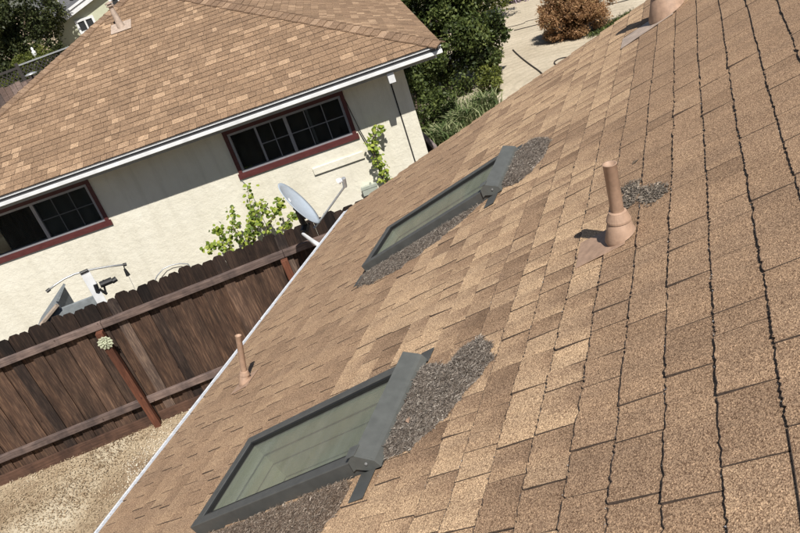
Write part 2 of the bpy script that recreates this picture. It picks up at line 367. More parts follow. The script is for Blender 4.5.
# soffit, fascia, drip edge, gutter
mb = MB(); mb.box(TL + .12, TR - .12, .12, WF + .02, 2.665, 2.68); mb.box(wr - .02, TR - .10, WF + .02, DEPTH - .1, 2.667, 2.682)
mb.build('soffit', 'soffit', house)
mb = MB(); mb.box(TL + .1, TR - .1, .105, .125, 2.64, 2.825); mb.build('fascia', 'soffit', house)
mb = MB(); mb.box(TL, TR + .02, .106, .13, 2.826, 2.846); mb.build('drip_edge', 'felt', house)
def gutter_profile(mb, p0, p1, out, zt=2.842, zb=2.70, depth=.10):
    """trough open at the top from p0 to p1; 'out' is the outward unit vector"""
    p0, p1, out = Vector((*p0, 0)), Vector((*p1, 0)), Vector((*out, 0))
    prof = [(0, zt), (0, zt - .026), (-.040, zt - .030), (-.040, zt - .080), (-.002, zt - .084), (0, zb + .01), (-.02, zb), (-depth, zb), (-depth, zt - .02), (-depth + .005, zt - .02), (-depth + .005, zb + .006), (-.046, zb + .006), (-.046, zt - .025), (-.012, zt - .005)]
    n = len(prof); vs = [p + out * a + Vector((0, 0, z)) for p in (p0, p1) for a, z in prof]
    mb.add(vs, [(i, (i + 1) % n, n + (i + 1) % n, n + i) for i in range(n)] + [tuple(range(n)), tuple(range(2 * n - 1, n - 1, -1))])
mb = MB(); gutter_profile(mb, (TL, 0.0), (TR, 0.0), (0, -1)); gt_ = mb.build('gutter', 'white', house); MB().box(TL + .01, TR - .01, .028, .0395, 2.7625, 2.8115).build('recess_shade_strip', 'lip_shade', gt_)  # dark strip paints in the shade under the gutter's top lip
mb = MB(); gutter_profile(mb, (TR + .01, .02), (TR + .01 + EX * DEPTH, DEPTH), (1, 0), zt=2.842, zb=2.70); mb.box(TR - .11, TR - .09, .1, DEPTH, 2.64, 2.81)
mb.build('gutter', 'white', house)
mb = MB(); mb.box(6.36, 6.47, .06, .20, 2.50, 2.66); mb.build('rafter_tail', 'white', house, bevel=.006)
# roof body
ez = ZG; bx = TR + EX * DEPTH
rdir = Vector((EX, 1, 0))
ridge_end = Vector(AP) + rdir * 2.0; RE = (AP[0] + EX * 2.2, DEPTH - 4.84, AP[2])
mb = MB(); c0 = (TL, .0, ez - .006); c1 = (TR, .0, ez - .006); c2 = (bx, DEPTH, ez - .006); c3 = (TL, DEPTH, ez - .006)
A_ = (AP[0], AP[1], AP[2] - .006); R_ = (RE[0], RE[1], RE[2] - .006)
dn = lambda p: (p[0], p[1], ez - .02)
mb.add([c0, c1, c2, c3, A_, R_], [(0, 1, 4), (1, 2, 5, 4), (2, 3, 5), (3, 0, 4, 5)])
mb.add([dn(c0), dn(c1), dn(c2), dn(c3), c0, c1, c2, c3], [(0, 3, 2, 1), (0, 1, 5, 4), (1, 2, 6, 5), (2, 3, 7, 6), (3, 0, 4, 7)])
roof = mb.build('roof', 'felt', house)
# shingle faces
def tone_far():
    q = rnd.random()
    return rnd.uniform(.68, .9) if q < .10 else (rnd.uniform(.45, .6) if q < .25 else rnd.uniform(.15, .42))
def face_tiles(origin, ax, up, nrm, span_fn, rows, expo=.143, wmin=.085, wmax=.24):
    """list of (centre world-ish local, MB) tiles; span_fn(row_s) -> (x0, x1)"""
    out = []
    for r in range(rows):
        s0 = r * expo; x0, x1 = span_fn(s0 + expo * .5)
        x = x0 - rnd.uniform(0, .2)
        while x < x1:
            wd = rnd.uniform(wmin, wmax); a = max(x, x0); b = min(x + wd - .004, x1); x += wd
            if b - a < .03: continue
            hi = rnd.uniform(.011, .017); lo = .004; s1 = s0 + expo + .02; js = rnd.uniform(-.003, .003)
            def P(xx, ss, nn): return origin + ax * xx + up * ss + nrm * nn
            q0, q1 = span_fn(s1); a1 = max(a, q0); b1 = max(a1 + .01, min(b, q1))
            vs = [P(a, s0 + js, hi), P(b, s0 + js, hi), P(b1, s1, lo), P(a1, s1, lo), P(a, s0 + js, -.002), P(b, s0 + js, -.002), P(b1, s1, -.002), P(a1, s1, -.002)]
            tn = tone_far(); k_ = MB(); k_.add(vs, [(0, 1, 2, 3)], 0, [tn] * 8); k_.f += [(4, 5, 1, 0), (5, 6, 2, 1), (7, 4, 0, 3)]; k_.m += [1] * 3; out.append((P((a + b) / 2, s0, 0), k_))
    return out
up1 = Vector((0, 4.84, 2.02)).normalized(); n1_ = Vector((1, 0, 0)).cross(up1)
Lr = hypot(4.84, 2.02); rows = int(Lr / .143)
f1 = face_tiles(Vector((0, .014, ZG)), Vector((1, 0, 0)), up1, n1_, lambda s: (TL + 4.84 * s / Lr, TR - 4.84 * s / Lr), rows)
ax2 = rdir.normalized(); o2 = Vector((TR + .015, 0, ZG))
apv = Vector(AP) - o2; up2 = (apv - ax2 * apv.dot(ax2)); L2 = up2.length; up2.normalize(); n2_ = ax2.cross(up2)
if n2_.z < 0: n2_ = -n2_
xa = apv.dot(ax2); xe = (Vector(RE) - o2).dot(ax2); xd = DEPTH
f2 = face_tiles(o2, ax2, up2, n2_, lambda s: (xa * s / L2, xd - (xd - xe) * s / L2), int(L2 / .143))
cam_l = HW.inverted() @ CAM
def in_view(P, mar=12):
    c = P - CAM; z = c.dot(Fr)
    if z < .1: return False
    return -mar < 400 + FPX * c.dot(Rr) / z < 800 + mar and -mar < 266.5 - FPX * c.dot(Ur) / z < 533 + mar
allt = f1 + f2
idx = sorted(range(len(allt)), key=lambda i: (not in_view(HW @ allt[i][0]), (allt[i][0] - cam_l).length))
rest = MB()
for j, i in enumerate(idx):
    if j < 298: allt[i][1].build('shingle', ['shingle_far', 'edge'], roof)
    else: merge(rest, allt[i][1])
o = rest.build('shingle_field', ['shingle_far', 'edge'], roof); o['kind'] = 'stuff'
# hip caps: folded pieces lapping up each hip
def hip_caps(p0, p1, nL, nR, par, expo=.14, wd=.15):
    d = (p1 - p0); L = d.length; d.normalize(); sl_ = nL.cross(d).normalized(); sr_ = d.cross(nR).normalized()
    if (sl_.z > 0): sl_ = -sl_
    if (sr_.z > 0): sr_ = -sr_
    nn = (nL + nR).normalized()
    for k in range(int(L / expo)):
        a = p0 + d * (k * expo - .01); b = a + d * (expo + .05); ha, hb = .034 + rnd.uniform(0, .006), .020
        w1 = wd * rnd.uniform(.93, 1.07)
        vs = [a + sl_ * w1 + nn * (ha - .004), a + nn * (ha + .006), a + sr_ * w1 + nn * (ha - .004), b + sl_ * w1 + nn * hb, b + nn * (hb + .006), b + sr_ * w1 + nn * hb]
        vs += [q - nn * .02 for q in vs]
        tn = rnd.choice([.2, .3, .4, .5, .75]) + rnd.uniform(-.05, .05)
        MB().add(vs, [(0, 1, 4, 3), (1, 2, 5, 4), (6, 7, 1, 0), (7, 8, 2, 1), (6, 0, 3, 9), (2, 8, 11, 5)], 0, [tn] * 12).build('hip_cap', 'cap_far', par)
nleft = Vector((-up1.y, 0, up1.z)); nleft = Vector((0, 1, 0)).cross(Vector((2.02, 0, 0)))
nleft = Vector((-2.02, 0, 4.84)).normalized()
hip_caps(Vector((TR, 0, ZG)), Vector(AP), n1_, n2_, roof)
hip_caps(Vector((TL, 0, ZG)), Vector(AP), nleft, n1_, roof)
# vent on the neighbour roof: point at px (122,27)
Vb = HW.inverted() @ at(120, 27, 10)
rr_ = HW.inverted().to_3x3() @ ray(121.5, 27.5); dpl = (Vector((0, 0, ZG)) - cam_l).dot(n1_) / rr_.dot(n1_); Vb = cam_l + rr_ * dpl
Tv = Matrix.Translation(Vb) @ Matrix.Rotation(radians(-3), 4, 'Y')
vent = MB().lathe([(.085, -.06), (.075, .02), (.058, .16), (.045, .34), (.043, .40)], Tv, 18, 0).build('vent_pipe', 'dirt_metal', house, smooth=True)
MB().lathe([(.05, .40), (.072, .405), (.072, .425), (.05, .43)], Tv, 18).lathe([(.048, .445), (.078, .45), (.074, .475), (.0, .49)], Tv, 18).build('vent_cap', 'dirt_metal', vent)
MB().lathe([(.046, .43), (.046, .45)], Tv, 14).build('vent_throat', 'black', vent)
Tf = Matrix((Vector((1, 0, 0)), up1, n1_)).transposed().to_4x4(); Tf.translation = Vb
MB().box(-.20, .20, -.17, .17, .016, .020, T=Tf).build('flashing', 'dirt_metal', vent)

# windows
def window(t0, t1, z0, z1, left):
    tr = MB(); s = .085; y0, y1 = WF - .022, WF + .03                # wooden casing
    tr.box(t0 - .005, t1 + .005, y0 - .006, y1, z0 - .0, z0 + .095); tr.box(t0 + .02, t0 + s, y0, y1, z0 + .095, z1); tr.box(t1 - s, t1 - .02, y0, y1, z0 + .095, z1)
    tr.box(t0 + s, t1 - s, y0, y1, z1 - .075, z1)
    wn = tr.build('window', 'maroon', house)
    a, b_, c, d = t0 + s, t1 - s, z0 + .095, z1 - .075; f = .042
    fr = MB(); yy0, yy1 = WF - .004, WF + .07
    fr.box(a, b_, yy0, yy1, c, c + f * .8); fr.box(a, b_, yy0, yy1, d - f, d); fr.box(a, a + f, yy0, yy1, c + f * .8, d - f); fr.box(b_ - f, b_, yy0, yy1, c + f * .8, d - f)
    mid = (a + b_) / 2; fr.box(mid - .028, mid + .028, yy0, yy1 - .005, c + f * .8, d - f)
    fr.build('frame', 'alu', wn, bevel=.003)
    for q0, q1, gr in ((a + f, mid - .028, not left), (mid + .028, b_ - f, True)):
        yb = WF + .03 if q0 > mid - .1 else WF + .045
        MB().box(q0, q1, yb, yb + .005, c + f * .8, d - f).build('pane', 'win_glass', wn)
        if gr:
            mu = MB(); W_ = q1 - q0; H_ = d - f - c - f * .8
            x_s = (q0 + W_ / 3, q0 + 2 * W_ / 3) if q0 > mid - .1 else (q0 + W_ * .45, q0 + W_ * .75)
            for k, x in enumerate(x_s): mu.box(x - .008, x + .008, yb - .007, yb - .001, c + f * .8, d - f)
            x0_ = q0 if q0 > mid - .1 else x_s[0]
            mu.box(x0_, q1, yb - .0065, yb - .0015, c + f * .8 + H_ * .5 - .008, c + f * .8 + H_ * .5 + .008)
            mu.build('muntin', 'muntin' if left else 'muntin_light', wn)
    if not left:
        MB().box(a + f + .42, a + f + .445, WF + .025, WF + .06, c + f, d - f).box(mid + .36, mid + .40, WF + .06, WF + .09, c + f, d - f).build('sash_rail', 'alu', wn)
    bl = MB(); bl.box(a - .3, b_ + .3, WF + 1.3, WF + 1.35, c - .6, d + .1); bl.build('room_back', 'dark_room', wn)
    if left:
        MB().box(mid + .03, b_ - f, WF + .09, WF + .095, c + .02, d - .03).build('blind', 'blind', wn)
    return wn
window(*wins[0], wz0, wz1, True); window(*wins[1], wz0, wz1, False)
# ledge board, electrical box, cable on wall
MB().box(4.70, 5.62, WF - .032, WF + .01, 1.30, 1.425).build('wall_ledge', 'stucco', house, bevel=.006)
eb = MB().box(5.38, 5.66, WF - .11, WF - .001, .42, .82).build('meter_box', 'concrete_box', house, bevel=.012)
MB().box(5.37, 5.67, WF - .118, WF - .11, .78, .83).tube([(5.56, WF - .07, .82), (5.56, WF - .07, .87)], .018).build('box_lid', 'concrete_box', eb)
MB().tube([(5.66, WF - .012, 1.80), (5.72, WF - .02, 1.5), (5.80, WF - .02, 1.15), (5.86, WF - .02, .6), (5.87, WF - .02, .05)], .007, 6).tube([(5.60, WF - .012, 2.5), (5.69, WF - .012, 1.78), (5.76, WF - .02, 1.45), (5.83, WF - .02, 1.1), (5.9, WF - .02, .05)], .006, 6).build('cable', 'black', house)
MB().tube([(3.50, WF - .015, 1.66), (3.57, WF - .015, 1.5), (3.60, WF - .015, .3)], .006, 6).build('cable', 'steel', house)

# ================================================================== OUR HOUSE AND ROOF
OW = frame((-1.0, 3.0, 0), 0)
own = thing('house', 'house under the close tan shingled roof with two skylights, filling the right side', 'house', OW)
SE = -4.60; SU = 2.2; Y0, Y1 = -1.2, 6.49
sky_y = [(1.715, 2.29), (3.975, 4.54)]; SK0, SK1 = -3.075, -1.872
holes = [(SK0 + .05, SK1 - .07, a + .045, b - .045) for a, b in sky_y]
dk = MB()
def dbox(s0, s1, y0, y1): dk.box(s0, s1, y0, y1, -.022, 0)
ys_ = [Y0, holes[0][2], holes[0][3], holes[1][2], holes[1][3], Y1]
for i in range(5):
    if i in (1, 3): dbox(SE, holes[0][0], ys_[i], ys_[i + 1]); dbox(holes[0][1], SU, ys_[i], ys_[i + 1])
    else: dbox(SE, SU, ys_[i], ys_[i + 1])
oroof = dk.build('roof', 'felt', own, RM)
# side walls of the house below
mb = MB(); xe = (RM @ Vector((SE + .5, 0, 0))).x; ze = (RM @ Vector((SE + .5, 0, 0))).z - .12
mb.box(xe, xe + .15, Y0 + .3, Y1 - .4, 0, ze); 
zr = (RM @ Vector((SU, 0, 0))).z - .15; xr = (RM @ Vector((SU, 0, 0))).x
mb.add([(xe + .15, Y1 - .4, 0), (xr, Y1 - .4, 0), (xr, Y1 - .4, zr), (xe + .15, Y1 - .4, ze), (xe + .15, Y1 - .55, 0), (xr, Y1 - .55, 0), (xr, Y1 - .55, zr), (xe + .15, Y1 - .55, ze)], [(0, 1, 2, 3), (7, 6, 5, 4), (0, 4, 5, 1), (3, 2, 6, 7), (1, 5, 6, 2), (0, 3, 7, 4)])
mb.build('wall', 'stucco', own, Matrix())
mb = MB(); mb.box(SE - .02, SE, Y0, Y1, -.14, -.004); mb.box(SE, SU, Y1 - .001, Y1 + .02, -.14, -.006); mb.build('fascia', 'white', own, RM)
# shingles
penet = [(-1.0, 2.60, .105), (-3.93, 3.24, .07), (-.79, 5.62, .12)]
def blocked(s0, s1, y0, y1):
    for a, b in sky_y:
        if s1 > SK0 + .012 and s0 < SK1 - .012 and y1 > a + .012 and y0 < b - .012: return True
    return False
tiles = []
course = -2 - 28; ks = [k for k in range(-29, 22)]
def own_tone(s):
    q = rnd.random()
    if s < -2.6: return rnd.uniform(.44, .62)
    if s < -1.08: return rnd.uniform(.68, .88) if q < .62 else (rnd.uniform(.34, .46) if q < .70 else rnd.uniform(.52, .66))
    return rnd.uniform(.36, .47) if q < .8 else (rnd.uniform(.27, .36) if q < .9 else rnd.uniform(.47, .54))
for k in ks:
    sk = -.573 + .1425 * k + rnd.uniform(-.003, .003)
    if sk < SE - .014: sk = SE - .014
    if sk > SU - .2: break
    y = Y0 - rnd.uniform(0, .2); ph = rnd.uniform(0, 9); raised = rnd.random() < .5
    while y < Y1 + .012:
        wd = (rnd.choice([.09, .11, .13, .15, .17, .2]) if -2.4 < sk < -1.0 else rnd.choice([.11, .14, .16, .18, .2, .23, .27])) + rnd.uniform(-.015, .015)
        a, b_ = max(y, Y0), min(y + wd - (rnd.uniform(.005, .009) if sk < -2.0 else rnd.uniform(.003, .006) if sk < -.9 else rnd.uniform(.0024, .0044)), Y1 + .012); y += wd
        if b_ - a < .035: continue
        raised = not raised
        segs = [(a, b_)]
        out = []
        s1 = sk + .165
        for a_, b2 in segs:
            parts_ = [(a_, b2)]
            for ya, yb in sky_y:
                nw = []
                for c_, d_ in parts_:
                    if s1 - .02 > SK0 + .0 and sk < SK1 - .015 and d_ > ya and c_ < yb:
                        if sk < SK0 - .03 and sk + .143 < SK0 + .04: nw.append((c_, d_)); continue
                        if c_ < ya - .02: nw.append((c_, ya - .004))
                        if d_ > yb + .02: nw.append((yb + .004, d_))
                    else: nw.append((c_, d_))
                parts_ = nw
            out += parts_
        for c_, d_ in out:
            if d_ - c_ < .02: continue
            tiles.append((sk, c_, d_, raised, ph))
def edge_wave(y, ph): return .0032 * sin(y * 2.3 + ph) + .0012 * sin(y * 9 + ph * 3)
def build_tile(T_, fine, rank=999):
    sk, y0, y1, raised, ph = T_
    hb = (.0128 if raised else .0112) + rnd.uniform(-.0008, .0016); hu = .0034; m_ = (18 if rank < 110 else 10) if fine else (6 if fine is None else 4)
    s1 = sk + .168; sm = sk + .098; sk1 = rnd.uniform(-.0035, .0035); sk2 = rnd.uniform(-.0035, .0035)
    cut = SK1 if (sk < SK0) else None
    if sk < SK0 - .03:
        for ya, yb in sky_y:
            if y1 > ya and y0 < yb: s1 = min(s1, SK0 - .002); sm = sk + (s1 - sk) * .6
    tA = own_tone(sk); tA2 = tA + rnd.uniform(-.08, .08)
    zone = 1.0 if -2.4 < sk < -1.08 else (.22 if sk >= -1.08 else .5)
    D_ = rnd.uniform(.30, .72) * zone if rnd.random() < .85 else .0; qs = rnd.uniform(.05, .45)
    lift = rnd.uniform(0, .006) if rnd.random() < .35 else 0; lq = rnd.choice([0, 1])
    vs = []; tn = []
    for i in range(m_ + 1):
        q = i / m_; yy = y0 + (y1 - y0) * q; w_ = edge_wave(yy, ph)
        j = rnd.uniform(-.0030, .0024) if fine else (rnd.uniform(-.0012, .001) if fine is None else 0)
        if fine and rnd.random() < .09: j += rnd.uniform(.003, .007)
        cur = (rnd.uniform(-.0004, .0008) + lift * abs(q - lq)) if fine else 0
        e = sk1 * (1 - q) + sk2 * q
        vs += [(sk + w_ + j, yy + e, hb + cur), (sm, yy + e * .4, hb * .5 + hu * .5 + .0004), (s1, yy, hu)]
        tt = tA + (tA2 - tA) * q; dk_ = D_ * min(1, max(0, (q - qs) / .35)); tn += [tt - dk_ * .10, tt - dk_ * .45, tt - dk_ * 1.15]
    nb = len(vs)
    for i in range(m_ + 1): vs.append((vs[3 * i][0], vs[3 * i][1], .0006)); tn.append(.1)
    for i in (0, m_): vs.append((s1, vs[3 * i][1], .0006)); tn.append(.1)
    fs = []
    shade_rim = sk > -1.62
    for i in range(m_): fs += [(3 * i, 3 * i + 1, 3 * i + 4, 3 * i + 3)[::-1], (3 * i + 1, 3 * i + 2, 3 * i + 5, 3 * i + 4)[::-1], (nb + i, nb + i + 1, 3 * i + 3, 3 * i)[::-1]]
    e0, e1 = nb + m_ + 1, nb + m_ + 2
    fs += [(0, nb, e0, 2, 1), (3 * m_, 3 * m_ + 1, 3 * m_ + 2, e1, nb + m_)]
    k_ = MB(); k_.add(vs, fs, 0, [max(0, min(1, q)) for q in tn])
    k_.m = [0 if max(f) < nb else 1 for f in k_.f]
    if shade_rim:  # asphalt-dark rim on top, painting in the shadow line along the butt
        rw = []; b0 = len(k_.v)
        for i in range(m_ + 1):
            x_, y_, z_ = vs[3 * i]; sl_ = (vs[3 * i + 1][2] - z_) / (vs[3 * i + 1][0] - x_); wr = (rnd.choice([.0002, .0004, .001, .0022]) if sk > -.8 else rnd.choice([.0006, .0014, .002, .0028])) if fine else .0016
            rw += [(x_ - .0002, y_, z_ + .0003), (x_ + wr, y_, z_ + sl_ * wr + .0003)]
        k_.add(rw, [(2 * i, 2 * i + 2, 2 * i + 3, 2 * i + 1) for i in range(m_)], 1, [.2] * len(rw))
    return k_
camr = Vector((0, 0, 1.17))
def tile_key(T_):
    c = Vector((T_[0] + .07, (T_[1] + T_[2]) / 2, 0)); P = RM @ c; dd = c - camr
    area = (T_[2] - T_[1]) * 1.17 / dd.length ** 3
    return (not in_view(P, 25), -area)
tiles.sort(key=tile_key)
rest = MB()
for j, T_ in enumerate(tiles):
    q = build_tile(T_, True if j < 298 else (None if j < 700 else False), j)
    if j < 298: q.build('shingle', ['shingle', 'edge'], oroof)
    else: merge(rest, q)
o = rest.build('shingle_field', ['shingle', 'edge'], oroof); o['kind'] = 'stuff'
cr = MB()
for T_ in tiles[:170]:
    for _ in range(rnd.randint(2, 9)):
        yy = rnd.uniform(T_[1], T_[2]); ss = T_[0] + edge_wave(yy, T_[4]) - rnd.uniform(-.001, .006); c_ = Vector((ss, yy, .0105)); r_ = rnd.uniform(.0010, .0026)
        vs = [c_ + Vector((rnd.uniform(-1, 1) * r_, rnd.uniform(-1.6, 1.6) * r_, rnd.uniform(-.4, 1) * r_)) for _k in range(4)]
        cr.add(vs, [(0, 1, 2), (0, 2, 3), (0, 3, 1), (1, 3, 2)], 0, [rnd.random()] * 4)
o = cr.build('loose_granules', 'crumb', None, RM); o['kind'] = 'stuff'; o['label'] = 'loose grey grit along the lower edges of the nearest shingles'; o['category'] = 'grit'
# gutter with slatted guard, in sections
gy_ = [Y0, 1.1, 2.62, 2.66, 4.52, 5.3, 6.53]
segs_g = [(-1.2, 2.66, 0.0), (2.66, 4.50, -.012), (4.50, 6.53, .004)]
gut = MB()
for a_, b_, off in segs_g:
    s0, s1 = SE - .125 + off, SE - .006 + off
    gut.box(s0, s1, a_ + .002, b_ - .002, -.050, -.022 + off * .3); gut.box(s0 - .004, s0 + .010, a_ + .002, b_ - .002, -.11, .008 + off * .3)
    gut.box(s0 + .010, s1, a_ + .002, b_ - .002, -.12, -.108)
gu = gut.build('gutter', 'gutter_white', own, RM, bevel=.002)
gg = MB(); y = Y0 + .01
while y < Y1:
    off = next(o_ for a_, b_, o_ in segs_g if y < b_ + .01)
    gg.box(SE - .114 + off, SE - .010 + off, y, y + .014 + rnd.uniform(0, .004), -.003 + off * .3, .004 + rnd.uniform(0, .003) + off * .3); y += .027
o = gg.build('gutter_guard', 'gutter_white', gu, RM); o['kind'] = 'stuff'

# ---- skylights
def skylight(ya, yb, label, first):
    H = .072
    f = MB(); wdt = .05
    f.box(SK0, SK1 - .06, ya, ya + wdt, -.002, H); f.box(SK0, SK1 - .06, yb - wdt, yb, -.002, H); f.box(SK1 - .06, SK1, ya, ya + wdt, -.002, .038); f.box(SK1 - .06, SK1, yb - wdt, yb, -.002, .038)
    f.box(SK0, SK0 + .055, ya + wdt, yb - wdt, -.002, H - .002); f.box(SK1 - .08, SK1 - .002, ya + wdt, yb - wdt, -.002, .036)
    o = f.build('skylight', 'sky_metal', own, RM, bevel=.004); o['label'] = label
    # raised inner lips
    l = MB(); l.box(SK0 + .055, SK1 - .08, ya + wdt, ya + wdt + .014, H - .022, H - .006); l.box(SK0 + .055, SK1 - .08, yb - wdt - .014, yb - wdt, H - .022, H - .006)
    l.box(SK0 + .055, SK0 + .071, ya + wdt + .014, yb - wdt - .014, H - .022, H - .006); l.build('gasket', 'rubber', o)
    MB().box(SK0 + .055, SK1 - .08, ya + wdt, yb - wdt, H - .030, H - .024).build('glass_pane', 'sky_glass', o)
    # head cover: one folded sheet sloping to the uphill side
    c0, c1 = SK1 - .068, SK1 + .004; pr = [(c0, H + .014), (c0 + .004, H + .028), (c1 - .010, H - .014), (c1, H - .026), (c1 + .006, .014), (c1 + .001, .012), (c1 - .006, H - .030), (c1 - .014, H - .019), (c0 + .006, H + .022)]
    n = len(pr); y0, y1 = ya - .004, yb + .035
    c = MB(); c.add([(s, y, z) for y in (y0, y1) for s, z in pr], [(i, (i + 1) % n, n + (i + 1) % n, n + i) for i in range(n)] + [tuple(range(n))[::-1], tuple(range(n, 2 * n))])
    c.build('head_cover', 'sky_cap', o)
    for yy, sg in ((ya, -1),):
        e0, e1 = sorted((yy + sg * .003, yy + sg * .012)); f0 = yy - sg * .045
        cs = MB(); pl = [(c0 - .050, .034), (c0 - .034, H + .012), (c0 + .004, H + .031), (c1 + .002, H - .026), (c1 + .008, .013), (c0 + .02, .013), (c0 - .03, .040)]
        k_ = len(pl); cs.add([(a, yq, z) for yq in (e0, e1) for a, z in pl], [tuple(range(k_)), tuple(range(2 * k_ - 1, k_ - 1, -1))] + [(i, k_ + i, k_ + (i + 1) % k_, (i + 1) % k_) for i in range(k_)])
        q0, q1 = sorted((yy + sg * .014, f0)); cs.box(c0 - .034, c0 + .014, q0, q1, H + .0275, H + .0305)
        cs.build('corner_cap', 'sky_cap', o)
    MB().tube([(c0 + .035, ya - .0142, .050), (c0 + .035, ya - .018, .050)], .0055, 8).build('screw', 'steel', o)
    for b_ in ((SK1 - .090, SK1 - .015, ya - .155, ya - .016), (SK1 - .05, SK1 + .025, yb + .016, yb + .11), (SK0 - .055, SK0 + .02, ya - .15, ya - .002)):
        MB().box(*b_, .0152, .0172).build('step_flashing', 'sky_metal', o)
    # light shaft below the glass
    hs0, hs1, hy0, hy1 = SK0 + .05, SK1 - .07, ya + .045, yb - .045; D = -.55
    w_ = MB(); w_.box(hs0 - .02, hs0, hy0, hy1, D, -.023); w_.box(hs1, hs1 + .02, hy0, hy1, D, -.023); w_.box(hs0 - .02, hs1 + .02, hy1, hy1 + .02, D, -.023); w_.box(hs0 - .02, hs1 + .02, hy0 - .02, hy0, D, -.023); w_.box(hs0 - .02, hs1 + .02, hy0 - .02, hy1 + .02, D - .02, D)
    w_.build('light_shaft', 'shaft', o)
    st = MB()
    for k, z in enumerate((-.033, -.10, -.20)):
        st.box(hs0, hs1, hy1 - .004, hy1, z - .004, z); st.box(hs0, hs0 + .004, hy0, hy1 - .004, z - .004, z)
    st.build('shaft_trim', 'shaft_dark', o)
    cb = MB(); cb.box(hs0 - .0, hs1, hy1 - .008, hy1 - .0005, -.028, .04); cb.box(hs0, hs0 + .008, hy0, hy1 - .008, -.028, .04); cb.build('curb', 'shaft', o)
    return o
skylight(*sky_y[0], 'nearer skylight with green-grey glass, lower in the photo', True)
skylight(*sky_y[1], 'farther skylight with dull grey glass, nearer the rake', False)

V3S, V3Y = -.79, 5.62
# ---- vent pipes
def vent_pipe(s, y, r, h, lean, base_r, cone_h, label, top_r=None, flange=(-.16, .13, -.14, .14), plate='pipe_tan'):
    T = RM @ Vector((s, y, .012)); ax = Vector((lean[0], lean[1], h)).normalized()
    q = Vector((0, 0, 1)).rotation_difference(ax).to_matrix().to_4x4(); Tw = Matrix.Translation(T) @ q
    # cone follows the roof at its foot
    nseg = 28; mbp = MB(); vs = []
    foot = []
    for k in range(nseg):
        a = 2 * pi * k / nseg; foot.append(RM @ Vector((s + base_r * cos(a), y + base_r * sin(a), .014)))
    rings = [foot]
    for rr, zz in ((base_r * .98, None), (base_r * .70, cone_h * .80), (base_r * .60, cone_h * .92)):
        if zz is None: rings.append([RM @ Vector((s + rr * cos(2 * pi * k / nseg), y + rr * sin(2 * pi * k / nseg), .03)) for k in range(nseg)])
        else: rings.append([Tw @ Vector((rr * cos(2 * pi * k / nseg), rr * sin(2 * pi * k / nseg), zz)) for k in range(nseg)])
    for rg in rings: vs += rg
    mbp.add(vs, [(i * nseg + k, i * nseg + (k + 1) % nseg, (i + 1) * nseg + (k + 1) % nseg, (i + 1) * nseg + k) for i in range(len(rings) - 1) for k in range(nseg)])
    mbp.lathe([(r, cone_h * .5), (r, h - .004), (r * 1.06, h - .002), (r * 1.06, h), (r * .86, h), (r * .86, h - .12)], Tw, nseg)
    o = mbp.build('vent_pipe', 'pipe_tan', own, Matrix(), smooth=True); o['label'] = label
    for p_ in o.data.polygons: p_.use_smooth = True
    MB().lathe([(base_r * .70, cone_h * .82), (base_r * .74, cone_h * .84), (base_r * .73, cone_h * .92), (r * 1.38, cone_h * 1.26), (r * 1.34, cone_h * 1.30), (r * 1.02, cone_h * 1.34)], Tw, nseg).build('storm_collar', 'pipe_tan', o, Matrix())
    MB().lathe([(r * .85, h - .12), (.0005, h - .12)], Tw, nseg).build('pipe_bore', 'pipe_dark', o, Matrix())
    MB().box(s + flange[0], s + flange[1], y + flange[2], y + flange[3], .0125, .0150).build('flashing', plate, o, RM, bevel=.002)
    return o
vent_pipe(-.925, 2.56, .0255, .31, (.003, 0), .064, .085, 'tan vent pipe with conical flashing in the middle of the roof', flange=(-.20, .02, -.08, .12))
vent_pipe(-3.93, 3.24, .021, .36, (.07, .064), .05, .065, 'small leaning tan vent pipe close to the eave gutter', flange=(-.10, .08, -.09, .09))
vent_pipe(V3S, V3Y, .055, .55, (.01, 0), .135, .16, 'wider tan vent pipe cut off by the top edge of the photo', flange=(-.36, .05, -.16, .10), plate='dirt_metal')

